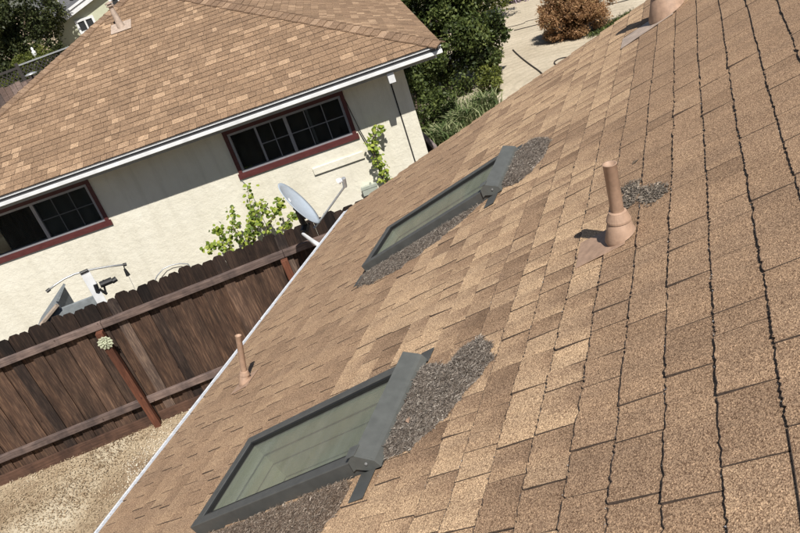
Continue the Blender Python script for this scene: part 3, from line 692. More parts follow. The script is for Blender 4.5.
# ================================================================== DEBRIS ON THE ROOF
def in_poly(P, poly):
    x, y = P[:, 0], P[:, 1]; r = np.zeros(len(P), bool); n = len(poly)
    for i in range(n):
        x1, y1 = poly[i]; x2, y2 = poly[(i + 1) % n]
        c = ((y1 > y) != (y2 > y)) & (x < (x2 - x1) * (y - y1) / (y2 - y1 + 1e-12) + x1); r ^= c
    return r
def edge_dist(P, poly):
    d = np.full(len(P), 9.); n = len(poly)
    for i in range(n):
        a = np.array(poly[i]); b = np.array(poly[(i + 1) % n]); ab = b - a
        tt = np.clip(((P - a) @ ab) / (ab @ ab), 0, 1); d = np.minimum(d, np.linalg.norm(P - (a + tt[:, None] * ab), axis=1))
    return d
def debris(poly, hmax, n, label, mat='needle', nl=.017, nw=.0007, fringe=.012):
    poly = [tuple(p) for p in poly]; c = np.mean(poly, 0); n = int(n * 2.1)
    lo = np.min(poly, 0) - .03; hi = np.max(poly, 0) + .03
    st = .006; gx = np.arange(lo[0], hi[0], st); gy = np.arange(lo[1], hi[1], st); A, B = np.meshgrid(gx, gy)
    Pg = np.stack([A.ravel(), B.ravel()], 1)
    wob = np.array([noise.noise(Vector((p[0] * 22, p[1] * 22, 3.3))) for p in Pg]) * .02
    ins = in_poly(Pg, poly); ed = np.where(ins, edge_dist(Pg, poly), -edge_dist(Pg, poly)) + wob
    bumpy = np.array([noise.fractal(Vector((p[0] * 45, p[1] * 45, 0)), 1, 2, 3) for p in Pg])
    hgt = .68 * hmax * np.clip(ed / .07, 0, 1) ** .7 * (1 + .35 * bumpy) + .004 * bumpy
    Zg = np.where(ed > 0, .010 + np.maximum(hgt, .002), -.02)
    V = np.stack([Pg[:, 0] - c[0], Pg[:, 1] - c[1], Zg], 1); k = len(gx); F = []
    el = ed.reshape(len(gy), k)
    for j in range(len(gy) - 1):
        for i in range(k - 1):
            if max(el[j, i], el[j, i + 1], el[j + 1, i], el[j + 1, i + 1]) > 0: F.append((j * k + i, j * k + i + 1, (j + 1) * k + i + 1, (j + 1) * k + i))
    tg = rng.uniform(.0, .5, len(V))
    # needles: bent thin strips (2 quads)
    Q = rng.uniform(lo, hi, (n * 4, 2)); gi = np.clip(((Q[:, 0] - lo[0]) / st).astype(int), 0, k - 1); gj = np.clip(((Q[:, 1] - lo[1]) / st).astype(int), 0, len(gy) - 1)
    e = el[gj, gi]; keep = (e > -fringe * rng.random(len(Q))) & (rng.random(len(Q)) < np.clip((e + .02) / .03, .15, 1)); Q = Q[keep][:n]; gi = gi[keep][:n]; gj = gj[keep][:n]
    zb = np.maximum(Zg.reshape(len(gy), k)[gj, gi], .011) + rng.uniform(0, .006, len(Q)); n_ = len(Q)
    base = np.stack([Q[:, 0] - c[0], Q[:, 1] - c[1], zb], 1)
    th = rng.uniform(0, 2 * pi, n_); d1 = np.stack([np.cos(th), np.sin(th), rng.normal(.1, .4, n_)], 1); th2 = th + rng.normal(0, .9, n_)
    d2 = np.stack([np.cos(th2), np.sin(th2), rng.normal(-.15, .35, n_)], 1)
    L = (nl * rng.uniform(.4, 1.2, n_) * .5)[:, None]; p0 = base; p1 = p0 + d1 * L; p2 = p1 + d2 * L
    sd = np.stack([-np.sin(th), np.cos(th), rng.normal(0, .6, n_)], 1) * (nw * rng.uniform(.6, 1.6, n_))[:, None]
    VV = np.stack([p0 - sd, p0 + sd, p1 + sd, p1 - sd, p2 + sd * .5, p2 - sd * .5], 1).reshape(-1, 3); b0 = np.arange(n_) * 6 + len(V)
    FF = np.concatenate([np.stack([b0, b0 + 1, b0 + 2, b0 + 3], 1), np.stack([b0 + 3, b0 + 2, b0 + 4, b0 + 5], 1)])
    tn = np.repeat(np.clip(rng.beta(1.6, 1.9, n_), 0, 1), 6)
    wm = RM @ Matrix.Translation((c[0], c[1], 0))
    o = fast_mesh('needle_debris', np.concatenate([V, VV]), np.concatenate([np.array(F), FF]), np.concatenate([tg, tn]), mat, None, wm)
    tag(o, label, 'debris', 'heaps of dry needles on the roof')
    return o
debris([(-1.90, 1.74), (-1.74, 1.74), (-1.60, 1.85), (-1.50, 1.99), (-1.45, 2.10), (-1.49, 2.21), (-1.555, 2.29), (-1.64, 2.27), (-1.70, 2.19), (-1.76, 2.22), (-1.81, 2.27), (-1.90, 2.27)], .036, 11000, 'grey-brown heap of dry needles against the upper end of the nearer skylight')
debris([(-3.0, 1.69), (-2.03, 1.695), (-2.0, 1.63), (-2.03, 1.52), (-2.12, 1.38), (-2.5, 1.42), (-2.8, 1.54)], .026, 11000, 'strip of brown dry needles along the near side of the lower skylight', mat='needle_brown')
debris([(-3.10, 3.96), (-2.03, 3.965), (-2.12, 3.87), (-2.3, 3.76), (-2.6, 3.66), (-2.9, 3.70), (-3.08, 3.80)], .030, 6500, 'band of grey dry needles along the side of the farther skylight')
debris([(-1.89, 3.99), (-1.79, 3.95), (-1.70, 3.92), (-1.62, 4.02), (-1.58, 4.15), (-1.56, 4.33), (-1.63, 4.48), (-1.74, 4.60), (-1.89, 4.52)], .038, 4500, 'grey heap of needles above the upper end of the farther skylight')
debris([(-2.25, 2.29), (-2.0, 2.29), (-1.93, 2.34), (-2.05, 2.37), (-2.2, 2.345)], .012, 900, 'small scatter of grey needles beyond the far side of the nearer skylight')
for pts, lb in (([(-.965, 3.0), (-.93, 3.02), (-.885, 2.985), (-.872, 2.90), (-.885, 2.81), (-.915, 2.79), (-.95, 2.86)], 'rounder thin patch of dark grey grit on the shingles right beside the middle vent pipe'),
                ([(-.85, 2.88), (-.80, 2.86), (-.745, 2.80), (-.73, 2.75), (-.79, 2.70), (-.83, 2.73), (-.855, 2.81)], 'longer thin patch of dark grey grit, farther from the middle vent pipe')):
    debris(pts, .0012, 420, lb, mat='grit', nl=.016, nw=.0016, fringe=.03)
lf = MB(); lf.add([(0, 0, .012), (.018, .012, .02), (.05, .0, .014), (.022, -.014, .018), (.03, .0, .014)], [(0, 1, 4), (1, 2, 4), (2, 3, 4), (3, 0, 4)])
for (s_, y_, rz, lb) in ((-.92, 3.21, .6, 'single curled brown leaf lying up the roof from the dark patches'), (-1.875, 1.70, 2.0, 'small pinkish dry leaf in the needles by the nearer skylight')):
    o = lf.build('dry_leaf', 'bark' if s_ > -1 else 'pipe_tan', None, RM @ Matrix.Translation((s_ if s_ > -1 else -1.76, y_ if s_ > -1 else 1.86, .0 if s_ > -1 else .03)) @ Matrix.Rotation(rz, 4, 'Z') @ Matrix.Scale(.9, 4)); tag(o, lb, 'leaf')

# ================================================================== FENCE
FA = atan2(1.5246, 2.3203); FW = frame((-9.0114, 4.4522, 0), FA)
fence = thing('fence', 'dark weathered wooden board fence between the two houses', 'fence', FW)
x = -2.2; k = 0
while x < 9.2:
    wd = .142 + rnd.uniform(-.02, .012); off = .0 if k % 2 else .024
    off += rnd.uniform(0, .004); zt = 1.90 + rnd.uniform(-.03, .022); lean = rnd.uniform(-.005, .005); cc = rnd.uniform(.028, .042)
    w0, w1 = (x - .010, x + wd + .010) if k % 2 == 0 else (x, x + wd); z0 = .02
    nz = 8; T = .018
    mbb = MB(); mbb.tone = rnd.choice([.15, .25, .35, .45, .5, .55, .6, .66, .72, .78, .95])
    pl = [(w0, z0), (w1, z0), (w1, zt - cc), (w1 - cc * .9, zt), (w0 + cc * .9, zt), (w0, zt - cc)]
    vs = [(px + lean * pz + lean * .3 * sin(pz * 3), off, pz) for px, pz in pl] + [(px + lean * pz, off + T, pz) for px, pz in pl]
    mbb.add(vs, [(0, 1, 2, 3, 4, 5), tuple(range(11, 5, -1))] + [(i, 6 + i, 6 + (i + 1) % 6, (i + 1) % 6) for i in range(6)])
    # the weathered, much darker exposed top is stained by years of sun and damp
    mbb.build('board', 'board', fence)
    x += wd; k += 1
M['board'].name = 'weathered_redwood'
def rail(z0, z1, dep, seed):
    for a_, b_ in ((-2.3, -.25), (-.245, 2.2), (2.205, 4.6), (4.605, 7.0), (7.005, 9.2)):
        q = MB(); q.tone = rnd.uniform(.5, .8); e = rnd.uniform(-.006, .006); n = 8
        vs = []
        for i in range(n + 1):
            xx = a_ + (b_ - a_) * i / n; w_ = e * sin(pi * i / n)
            vs += [(xx, -dep, z0 + w_), (xx, -.0005, z0 + w_), (xx, -.0005, z1 + w_), (xx, -dep, z1 + w_)]
        fs = [(4 * i + j, 4 * i + (j + 1) % 4, 4 * i + 4 + (j + 1) % 4, 4 * i + 4 + j)[::-1] for i in range(n) for j in range(4)] + [(0, 1, 2, 3), (4 * n + 3, 4 * n + 2, 4 * n + 1, 4 * n)]
        q.add(vs, fs).build('rail', 'rail', fence, bevel=.004)
rail(1.575, 1.665, .06, 1); rail(.335, .425, .06, 2)
for a_, b_ in ((-2.3, -.2), (-.195, 2.15), (2.25, 4.55), (4.65, 6.95), (7.05, 9.2)):
    q = MB(); q.tone = .5; q.box(a_, b_, -.045, -.012, -.05, .145).build('kickboard', 'kick', fence, bevel=.003)
for xp, ln in ((-.25, -.02), (2.20, -.05), (4.60, -.02), (7.0, 0)):
    q = MB(); q.tone = .6; y0, y1 = -.150, -.061
    q.add([(xp - .045, y0, -.1), (xp + .045, y0, -.1), (xp + .045, y1, -.1), (xp - .045, y1, -.1), (xp - .045 + ln, y0, 1.57), (xp + .045 + ln, y0, 1.57), (xp + .045 + ln, y1, 1.57), (xp - .045 + ln, y1, 1.57)],
          [(3, 2, 1, 0), (4, 5, 6, 7), (0, 1, 5, 4), (1, 2, 6, 5), (2, 3, 7, 6), (3, 0, 4, 7)]).build('post', 'post', fence, bevel=.004)
# rosette ornament on the post
RW = FW @ Matrix.Translation((2.17, -.152, 1.43)) @ Matrix.Rotation(radians(90), 4, 'X')
q = MB()
for ring_, (r0, r1, nn, zz) in enumerate(((.03, .098, 12, .018), (.02, .066, 9, .034), (.005, .036, 6, .046))):
    for i in range(nn):
        a = 2 * pi * i / nn + ring_ * .2; ca, sa = cos(a), sin(a); wv_ = r1 * .30
        P = lambda r_, s_, z_: (ca * r_ - sa * s_, sa * r_ + ca * s_, z_)
        q.add([P(r0, 0, zz * .4), P(r1 * .7, -wv_, zz * .7), P(r1, 0, zz), P(r1 * .7, wv_, zz * .7), P(r1 * .7, 0, zz * 1.2)], [(0, 1, 4), (1, 2, 4), (2, 3, 4), (3, 0, 4)])
q.lathe([(.03, .0), (.03, .02), (.012, .05), (.0005, .052)], Matrix(), 12)
tag(q.build('rosette_ornament', 'ornament', None, RW), 'round flower-shaped pale ornament fixed to the top of the reddish fence post', 'ornament')

# ================================================================== WOOD CHIPS by the fence
n = 40000; tt_ = rng.uniform(-1.8, 3.8, n); oo = -rng.uniform(.03, 3.2, n) ** 1.0
P = np.stack([tt_, oo, np.zeros(n)], 1); ca, sa = cos(FA), sin(FA)
Pw = np.stack([-9.0114 + ca * P[:, 0] - sa * P[:, 1], 4.4522 + sa * P[:, 0] + ca * P[:, 1], rng.uniform(.004, .016, n)], 1)
cl = np.array([noise.fractal(Vector((p[0] * 1.1, p[1] * 1.1, 0)), 1, 2, 3) for p in Pw])
nearf = np.exp(oo / .45)
V, F, tn = leaves_at(Pw, .024, .6, np.clip(.50 + .75 * np.clip(cl, -.35, .5) - .30 * nearf + rng.normal(0, .09, n), 0, 1), up=1.0)
o = fast_mesh('leaf_litter', V, F, tn, 'chip'); o['kind'] = 'stuff'; o['label'] = 'dry leaves and wood chips covering the soil at the foot of the fence'; o['category'] = 'litter'

# ================================================================== VEGETATION
def crown(blobs, n, size, mat, parent, tone_fn=None, shell=.55, aspect=.55, up=.35, name='crown', world=None, clump=None):
    P = []; T = []; wts = np.array([b[3] * b[4] * b[5] for b in blobs]) ** .7; wts /= wts.sum()
    for bl, wq in zip(blobs, wts):
        ns_ = 16; R3 = np.array(bl[3:6]); cd_ = unit(ns_); cd_[:, 2] = np.abs(cd_[:, 2]) * rng.choice([1, 1, -1], ns_)
        for c_ in cd_:                                             # every big lobe is a bunch of smaller leaf clumps
            m_ = int(n * wq / ns_); rs = rng.uniform(.30, .50); ctr = c_ * R3 * (1 - rs * .7) + np.array(bl[:3]); d = unit(m_); d += c_ * .55; d /= np.linalg.norm(d, axis=1, keepdims=True)
            r = rng.uniform(.35 + shell * .4, 1.0, m_) ** .8
            lump = np.array([noise.noise(Vector(tuple(q * 2.6 + ctr))) for q in d]); r = r * (1 + .45 * lump)
            P.append(d * r[:, None] * R3.mean() * rs * np.array([1, 1, .85]) + ctr)
            T.append(np.clip(.40 + rng.normal(0, .12) + .25 * lump + rng.normal(0, .16, m_), 0, 1))
    P = np.concatenate(P); T = np.concatenate(T)
    hole = np.array([noise.noise(Vector(tuple(q / (size * 5)))) for q in P]); kp = hole > -.22; P, T = P[kp], T[kp]
    V, F, tn = leaves_at(P, size, aspect, T, up)
    return fast_mesh(name, V, F, tn, mat, parent, world)
def tree(label, loc, blobs, n, size, mat, group=None, trunk_r=.12, nm='tree', cat='tree', **kw):
    Wd = Matrix.Translation(loc); o = thing(nm, label, cat, Wd, group)
    crown(blobs, n, size, mat, o, **kw)
    tb = MB(); top = max(b[2] for b in blobs); tb.tube([(0, 0, -.1), (.03, .02, top * .4), (.0, .05, top * .9)], [trunk_r, trunk_r * .75, trunk_r * .3], 9)
    tb.build('trunk', 'bark', o)
    if mat == 'leaf_rust':                                         # dense dead twigs inside the clipped shrub
        tw = MB()
        for i in range(900):
            a_ = Vector(unit(1)[0]); tw_ = [Vector((a_.x * .1, a_.y * .1, .3)), Vector((a_.x * .85, a_.y * .75, .64 + a_.z * .55))]; sd = a_.cross(Vector((.2, .3, .9))).normalized() * .022
            tw.add([tw_[0] - sd, tw_[0] + sd, tw_[1] + sd, tw_[1] - sd], [(0, 1, 2, 3)], 0, [rnd.random() * .5] * 4)
        tw = tw.build('twigs', 'leaf_rust', o); tw['kind'] = 'stuff'
    lb = MB()
    for b_ in blobs:
        st = Vector((.02, .02, min(b_[2] * .5, top * .45))); e = Vector(b_[:3]); md = (st + e) / 2 + Vector((0, 0, .1)); lb.tube([st, md, e], [trunk_r * .5, trunk_r * .35, trunk_r * .12], 6)
    lb.build('limb', 'bark', o); return o
# hedge trees right behind the neighbour's corner
tree('large dark green leafy tree beside the right corner of the cream house', (-6.55, 18.6, 0),
     [(0, 0, 2.3, 1.45, 1.4, 1.3), (-.9, .5, 3.1, 1.3, 1.2, 1.2), (.9, .1, 2.7, 1.0, 1.0, 1.0), (.5, -.5, 1.4, 1.2, 1.1, .9), (-.7, -.6, 1.5, 1.1, 1.1, 1.0), (.2, .4, 3.8, 1.3, 1.2, 1.0), (1.15, .1, 1.7, .8, .9, .9), (.3, -.5, .55, 1.2, .9, .65), (.9, 0, .9, .75, .8, .8), (-.6, -.7, .7, 1.0, .9, .8), (1.25, .2, 2.6, .95, .9, .9), (1.0, .3, 3.4, 1.0, 1.0, .9), (1.2, -.1, 1.0, .7, .7, .7)], 85000, .10, 'leaf_hedge')
tree('tall green tree standing behind the dark leafy tree at the top edge', (-8.8, 22.0, 0),
     [(0, 0, 3.0, 1.9, 1.8, 1.5), (1.4, .3, 2.4, 1.3, 1.3, 1.2), (-1.2, -.2, 3.4, 1.5, 1.5, 1.4), (.3, 0, 4.4, 1.6, 1.6, 1.3)], 36000, .12, 'leaf_hedge')
tree('yellow-green leafy shrub above the pale gravel at the top edge', (-7.2, 25.6, 0),
     [(0, 0, 1.5, 1.5, 1.3, 1.1), (-1.2, 0, 1.9, 1.3, 1.2, 1.2), (.9, .1, 1.1, .8, .8, .8)], 17000, .10, 'leaf_yellow', nm='shrub', cat='shrub')
tree('leafy green bush growing against the shaded right corner of the cream house', (-6.15, 14.95, 0),
     [(0, 0, .75, .62, .6, .75), (-.3, .4, 1.15, .6, .6, .65), (.35, .3, .5, .55, .5, .5), (-.1, .9, 1.3, .7, .7, .7)], 15000, .075, 'leaf_hedge', nm='shrub', cat='shrub', trunk_r=.05)
tree('low bright green shrub at the foot of the dark leafy tree near the gravel', (-5.0, 17.3, 0),
     [(0, 0, .35, .32, .32, .42), (.1, -.3, .25, .25, .25, .3)], 4500, .06, 'leaf_yellow', nm='shrub', cat='shrub', trunk_r=.03)
tree('rounded rusty brown shrub on the pale gravel', (-3.30, 21.1, 0),
     [(0, 0, .66, 1.0, .9, .74), (-.42, -.1, .54, .66, .65, .56), (.5, .1, .74, .62, .7, .62), (0, 0, .6, .95, .85, .62), (.1, .1, .85, .8, .7, .5)], 90000, .045, 'leaf_rust', nm='shrub', cat='shrub', trunk_r=.05, shell=.2, up=.1)
# strap leaved clumps
def clump(label, loc, n, L, mat, group=None, spread=.35, wd=.014):
    q = MB()
    for i in range(n):
        a = rnd.uniform(0, 2 * pi); b0 = Vector((rnd.gauss(0, spread * .5), rnd.gauss(0, spread * .5), 0)); ll = L * rnd.uniform(.5, 1.1); out = Vector((cos(a), sin(a), 0)); sdv = Vector((-sin(a), cos(a), 0)) * wd
        p1 = b0 + out * ll * .2 + Vector((0, 0, ll * .6)); p2 = b0 + out * ll * .6 + Vector((0, 0, ll * .75)); tn = rnd.random()
        q.add([b0 - sdv, b0 + sdv, p1 + sdv, p1 - sdv, p2], [(0, 1, 2, 3), (3, 2, 4)], 0, [tn] * 5)
    return tag(q.build('grass_clump', mat, None, Matrix.Translation(loc)), label, 'plant', group)
for lc, nn, L, lb in (((-5.45, 14.3, 0), 420, .55, 'clump of long pale strap leaves just past the corner of the cream house'),
                      ((-5.15, 15.1, 0), 380, .6, 'strap leaved clump in the middle of the row below the dark tree'),
                      ((-4.9, 15.9, 0), 320, .6, 'strap leaved clump at the far end of the row, nearest the gravel'),
                      ((-5.75, 15.9, 0), 300, .6, 'shaded strap leaved clump tucked under the dark leafy tree')):
    clump(lb, lc, nn, L, 'leaf_strap', 'strap leaved clumps beyond the roof edge')
for i, (xx, yy, lb) in enumerate(((-6.2, 27.9, 'leftmost pale lavender clump along the back of the gravel'), (-5.5, 28.2, 'pale lavender clump second from the left at the back of the gravel'), (-4.8, 28.5, 'pale lavender clump third from the left at the back of the gravel'), (-4.1, 28.8, 'rightmost pale lavender clump along the back of the gravel'))):
    clump(lb, (xx, yy, .03), 260, .7, 'flower', 'lavender clumps behind the gravel', .5, .02)
# vines between fence and wall (neighbour-house coordinates)
def vine(label, stems, nleaf, size, wfun=None):
    base = HW @ Vector(stems[0][0]); o = thing('vine', label, 'vine', Matrix.Translation((base.x, base.y, 0)))
    inv = W[o.name].inverted() @ HW; sb = MB(); V = []; F = []; T = []; cnt = 0
    for st in stems:
        pts = [inv @ Vector(p) for p in st]; sb.tube(pts, [.009] * (len(pts) - 1) + [.003], 5)
        for k in range(nleaf // len(stems)):
            u = rnd.random() ** .8 * (len(pts) - 1); i = min(int(u), len(pts) - 2); p = pts[i].lerp(pts[i + 1], u - i) + Vector((rnd.gauss(0, .05), rnd.gauss(0, .05), rnd.gauss(0, .04)))
            if i < 1 and rnd.random() < .5: continue
            d = Vector((rnd.gauss(0, 1), rnd.gauss(0, 1), rnd.gauss(-.5, .5))).normalized(); nn = Vector((.45 + rnd.gauss(0, .4), -.6 + rnd.gauss(0, .4), .7)).normalized(); sd = d.cross(nn).normalized(); s_ = size * rnd.uniform(.6, 1.25)
            vs = [p, p + d * s_ * .12 + sd * s_ * .38, p + d * s_ * .55 + sd * s_ * .44 - nn * s_ * .06, p + d * s_, p + d * s_ * .55 - sd * s_ * .44 - nn * s_ * .06, p + d * s_ * .12 - sd * s_ * .38, p + d * s_ * .45 + nn * s_ * .05]
            V += [tuple(q) for q in vs]; F += [(cnt + i_, cnt + (i_ + 1) % 6, cnt + 6) for i_ in range(6)]; T += [rnd.random()] * 7; cnt += 7
    sb.build('stem', 'bark', o); fast_mesh('foliage', V, F, T, 'leaf_lime', o)
vine('bushy lime green vine between the fence and the wall, left of the satellite dish',
     [[(3.15, .2, .0), (3.3, .2, .6), (3.5, .22, 1.1), (3.62, .25, 1.66)], [(3.15, .2, 0), (3.0, .2, .6), (2.78, .15, .85), (2.6, .1, .92)], [(3.2, .2, 0), (3.6, .2, .8), (3.95, .2, 1.1), (4.05, .2, 1.28)],
      [(3.2, .2, 0), (3.2, .15, .7), (3.15, .1, 1.1), (3.25, .2, 1.42)], [(3.3, .2, 0), (3.7, .15, .6), (4.05, .1, .9), (4.3, .1, .98)], [(3.3, .2, 0), (3.35, .2, .7), (3.7, .2, 1.15), (3.75, .2, 1.35)], [(3.2, .2, 0), (2.95, .2, .7), (2.9, .2, 1.0), (2.85, .2, 1.16)], [(3.2, .2, 0), (3.3, .1, .8), (3.45, .1, 1.0), (3.5, .1, 1.25)]], 900, .068)
vine('slim lime green vine climbing the wall above the meter box',
     [[(5.78, .45, .0), (5.80, .45, .8), (5.77, .45, 1.25), (5.80, .45, 1.62)], [(5.8, .45, .0), (5.85, .4, .7), (5.88, .4, 1.05), (5.84, .4, 1.35)], [(5.78, .45, .9), (5.80, .45, 1.55), (5.90, .45, 1.75), (6.02, .45, 1.78)]], 260, .064)

# ================================================================== DISH, AERIALS
dc = at(299.5, 203, 7.7)
nd_ = Vector((cos(radians(26)) * cos(radians(27)), sin(radians(26)) * cos(radians(27)), sin(radians(27))))
DW = Matrix.Translation(dc) @ nd_.to_track_quat('Z', 'Y').to_matrix().to_4x4()
upd = Vector((0, 0, 1)); upd = (upd - nd_ * upd.dot(nd_)).normalized(); rtd = upd.cross(nd_)
DW = Matrix((rtd, upd, nd_)).transposed().to_4x4(); DW.translation = dc
dish = thing('satellite_dish', 'pale blue-grey satellite dish with feed arm behind the fence', 'satellite dish', DW)
R1, R2 = .275, .31; q = MB(); nr, ns = 8, 36
vs = [(0, 0, -.055)]
for i in range(1, nr + 1):
    f_ = i / nr
    for k in range(ns): a = 2 * pi * k / ns; vs.append((R1 * f_ * cos(a), R2 * f_ * sin(a), -.055 * (1 - f_ * f_)))
fs = [(0, 1 + k, 1 + (k + 1) % ns) for k in range(ns)] + [(1 + (i - 1) * ns + k, 1 + i * ns + k, 1 + i * ns + (k + 1) % ns, 1 + (i - 1) * ns + (k + 1) % ns) for i in range(1, nr) for k in range(ns)]
q.add(vs, fs); o = q.build('reflector', 'dish', dish, smooth=True); sm_ = o.modifiers.new('solid', 'SOLIDIFY'); sm_.thickness = .007; sm_.offset = -1
q = MB()
for (a0, b0, ww, hh) in ((-.035, .10, .012, .05), (-.012, .10, .02, .05), (.018, .10, .012, .05), (-.03, .085, .05, .009)): q.box(a0, a0 + ww, b0, b0 + hh, -.0505, -.0455)
q.build('emblem', 'mark', dish)['kind'] = 'stuff'
inv = DW.inverted(); L0 = inv @ at(317, 225, 7.72); L1 = inv @ at(345, 186, 7.45); L2 = inv @ at(343.5, 178, 7.42); L3 = inv @ at(338.5, 181.5, 7.45)
q = MB(); q.tube([L0 + Vector((0, 0, -.05)), L0, L1], .0125, 8); q.build('feed_arm', 'steel', dish)
q = MB(); q.tube([L1 + (L1 - L2) * .1, L2], .024, 10); q.build('feed_bracket', 'steel', dish, bevel=.002)
MB().tube([L2.lerp(L1, .3), L3.lerp(L2, .35)], .020, 12).tube([L3.lerp(L2, .35), L3], [.028, .034], 14).build('receiver_horn', 'mark', dish, smooth=False)
B0 = inv @ at(306, 226, 7.8); B1 = inv @ at(304, 233, 7.72)
q = MB(); q.tube([(0, -.06, -.085), B0.lerp(Vector((0, 0, -.11)), .3), B0], .035, 8); q.tube([B0, B1], .05, 8); q.box(-.07, .07, -.16, .02, -.085, -.066); q.tube([B0 + Vector((.0, .0, -.05)), B0 + Vector((.07, -.03, .03))], .018, 6)
q.build('back_bracket', 'black', dish, bevel=.003)
Ma = inv @ at(303, 234, 7.70); Mb_ = inv @ at(314, 242, 7.3); Mc = inv @ at(326, 250, 6.9)
MB().tube([B1, Ma, Mb_, Mc], [.02, .018, .024, .026], 12).build('mast', 'white', dish, smooth=True)

base = at(90, 285, 9.6)
AW = Matrix.Translation((base.x, base.y, 0)); ant = thing('antenna', 'bow-shaped rod aerial on a flat white mast behind the fence', 'antenna', AW); inv = AW.inverted()
dirx = (at(100, 285, 9.6) - at(90, 285, 9.6)); dirx.z = 0; dirx.normalize(); dfr = Vector((dirx.y, -dirx.x, 0))
T0 = at(84.5, 272, 9.6)
q = MB(); hw = .058; Tm = Matrix.Translation(inv @ T0)
zt = T0.z; p = inv @ T0
vs = []
for z_ in (0, zt - .0):
    for sx, sy in ((-1, 0), (1, 0), (1, 1), (-1, 1)): vs.append(Vector((p.x, p.y, 0)) + dirx * hw * sx + dfr * .03 * sy + Vector((0, 0, z_)))
q.add(vs, [(0, 1, 2, 3), (7, 6, 5, 4), (0, 4, 5, 1), (1, 5, 6, 2), (2, 6, 7, 3), (3, 7, 4, 0)]); q.build('mast', 'white', ant, bevel=.004)
def pl_(pts, D): return [inv @ at(u, v, D) for u, v in pts]
MB().tube(pl_([(48, 290.5), (55, 285), (64, 279), (74, 274.3), (84, 271.3), (95, 268.8), (110, 266.3), (125, 264.6)], 9.58), .0125, 8).build('rod', 'steel', ant, smooth=True)
for pp_, rr2 in (([(46.5, 291.8), (50, 289)], .022), ([(123, 265), (126.5, 264.2)], .022), ([(80, 273.5), (88, 269.8)], .020)): MB().tube(pl_(pp_, 9.57), rr2, 8).build('rod_clamp', 'black', ant)
MB().tube(pl_([(123.8, 266), (125, 270)], 9.57), .007, 6).tube(pl_([(124.6, 269), (128.3, 275.4)], 9.57), [.016, .03], 8).build('insulator', 'black', ant)
MB().tube(pl_([(128, 275), (133, 285), (138, 296)], 9.57), .003, 5).build('guy_wire', 'steel', ant)
MB().tube(pl_([(100, 285), (112, 280)], 9.58), .042, 10).tube(pl_([(112, 281.5), (116.5, 278.5)], 9.58), .035, 10).tube(pl_([(95, 284), (98, 292)], 9.58), .03, 8).tube(pl_([(99, 289), (107, 294)], 9.58), .018, 8).tube(pl_([(104, 286), (106, 293)], 9.58), .014, 6).tube(pl_([(103.5, 280), (104, 284)], 9.58), .014, 6).tube(pl_([(95, 282), (97, 300)], 9.6), .02, 6).build('motor_clamp', 'black', ant)
b2 = at(172, 270, 9.4); AW2 = Matrix.Translation((b2.x, b2.y, 0)); an2 = thing('antenna', 'thin double hoop of wire rising just above the fence boards', 'antenna', AW2); inv = AW2.inverted()
MB().tube(pl_([(150, 292), (157, 276), (163, 269), (171, 265.2), (180, 263.5), (188, 264), (196, 275)], 9.3), .008, 7).build('hoop', 'steel', an2, smooth=True)
MB().tube(pl_([(158, 292), (162, 277), (167, 271), (173, 268), (181, 266.5), (189, 268), (193, 277)], 9.4), .006, 7).build('hoop', 'cable', an2, smooth=True)
MB().tube([(0, 0, 0), (0, 0, (b2.z - .1))], .016, 8).build('pole', 'steel', an2)

# gabled grey lean-to behind the fence
pk = at(55, 303.5, 9.75); LW = frame((pk.x, pk.y, 0), FA); lt = thing('shed', 'small grey gabled shed top with raw wood edge behind the fence', 'shed', LW); zz = pk.z
q = MB(); q.add([(-.42, .0, 0), (.02, 0, 0), (.02, 0, zz - .03), (-.42, 0, zz - .33), (-.42, .55, 0), (.02, .55, 0), (.02, .55, zz - .03), (-.42, .55, zz - .33)], [(0, 1, 2, 3), (7, 6, 5, 4), (0, 3, 7, 4), (1, 5, 6, 2), (3, 2, 6, 7)]); q.box(.02, .55, .002, .05, 0, zz - .10); q.build('panel', 'slate', lt)
sl_ = Vector((.44, 0, .30)).normalized(); nn_ = Vector((-sl_.z, 0, sl_.x)); a_ = Vector((-.45, -.02, zz - .345)); b_ = Vector((.035, -.02, zz - .012))
q = MB(); vs = []
for y_ in (-.02, .58):
    for pnt in (a_, b_): vs += [Vector((pnt.x, y_, pnt.z)), Vector((pnt.x, y_, pnt.z)) + nn_ * .03]
q.add(vs, [(0, 2, 3, 1), (4, 5, 7, 6), (0, 1, 5, 4), (2, 6, 7, 3), (1, 3, 7, 5), (0, 4, 6, 2)]); q.build('roof_panel', 'slate', lt)
q = MB(); q.tube([a_ + Vector((.18, -.03, .16)), b_ + Vector((0, -.03, .0))], .028, 6); q.build('edge_board', 'raw_wood', lt)

# gate stub by the neighbour's corner
gp = at(413, 125, 15.2); GW = frame((gp.x, gp.y, 0), radians(-58)); gt = thing('gate', 'open grey weathered wooden gate beside the right corner of the cream house', 'gate', GW); gz = gp.z
q = MB(); q.tone = .9; q.box(-.02, 1.75, -.045, .045, gz - .05, gz); q.box(1.66, 1.75, -.04, .04, 0, gz - .05); q.build('frame', 'rail', gt, bevel=.005)
for i in range(12):
    q = MB(); q.tone = rnd.uniform(.1, .5); q.box(i * .14, i * .14 + .135, -.01, .01, .05, gz - .05); q.build('board', 'board', gt)

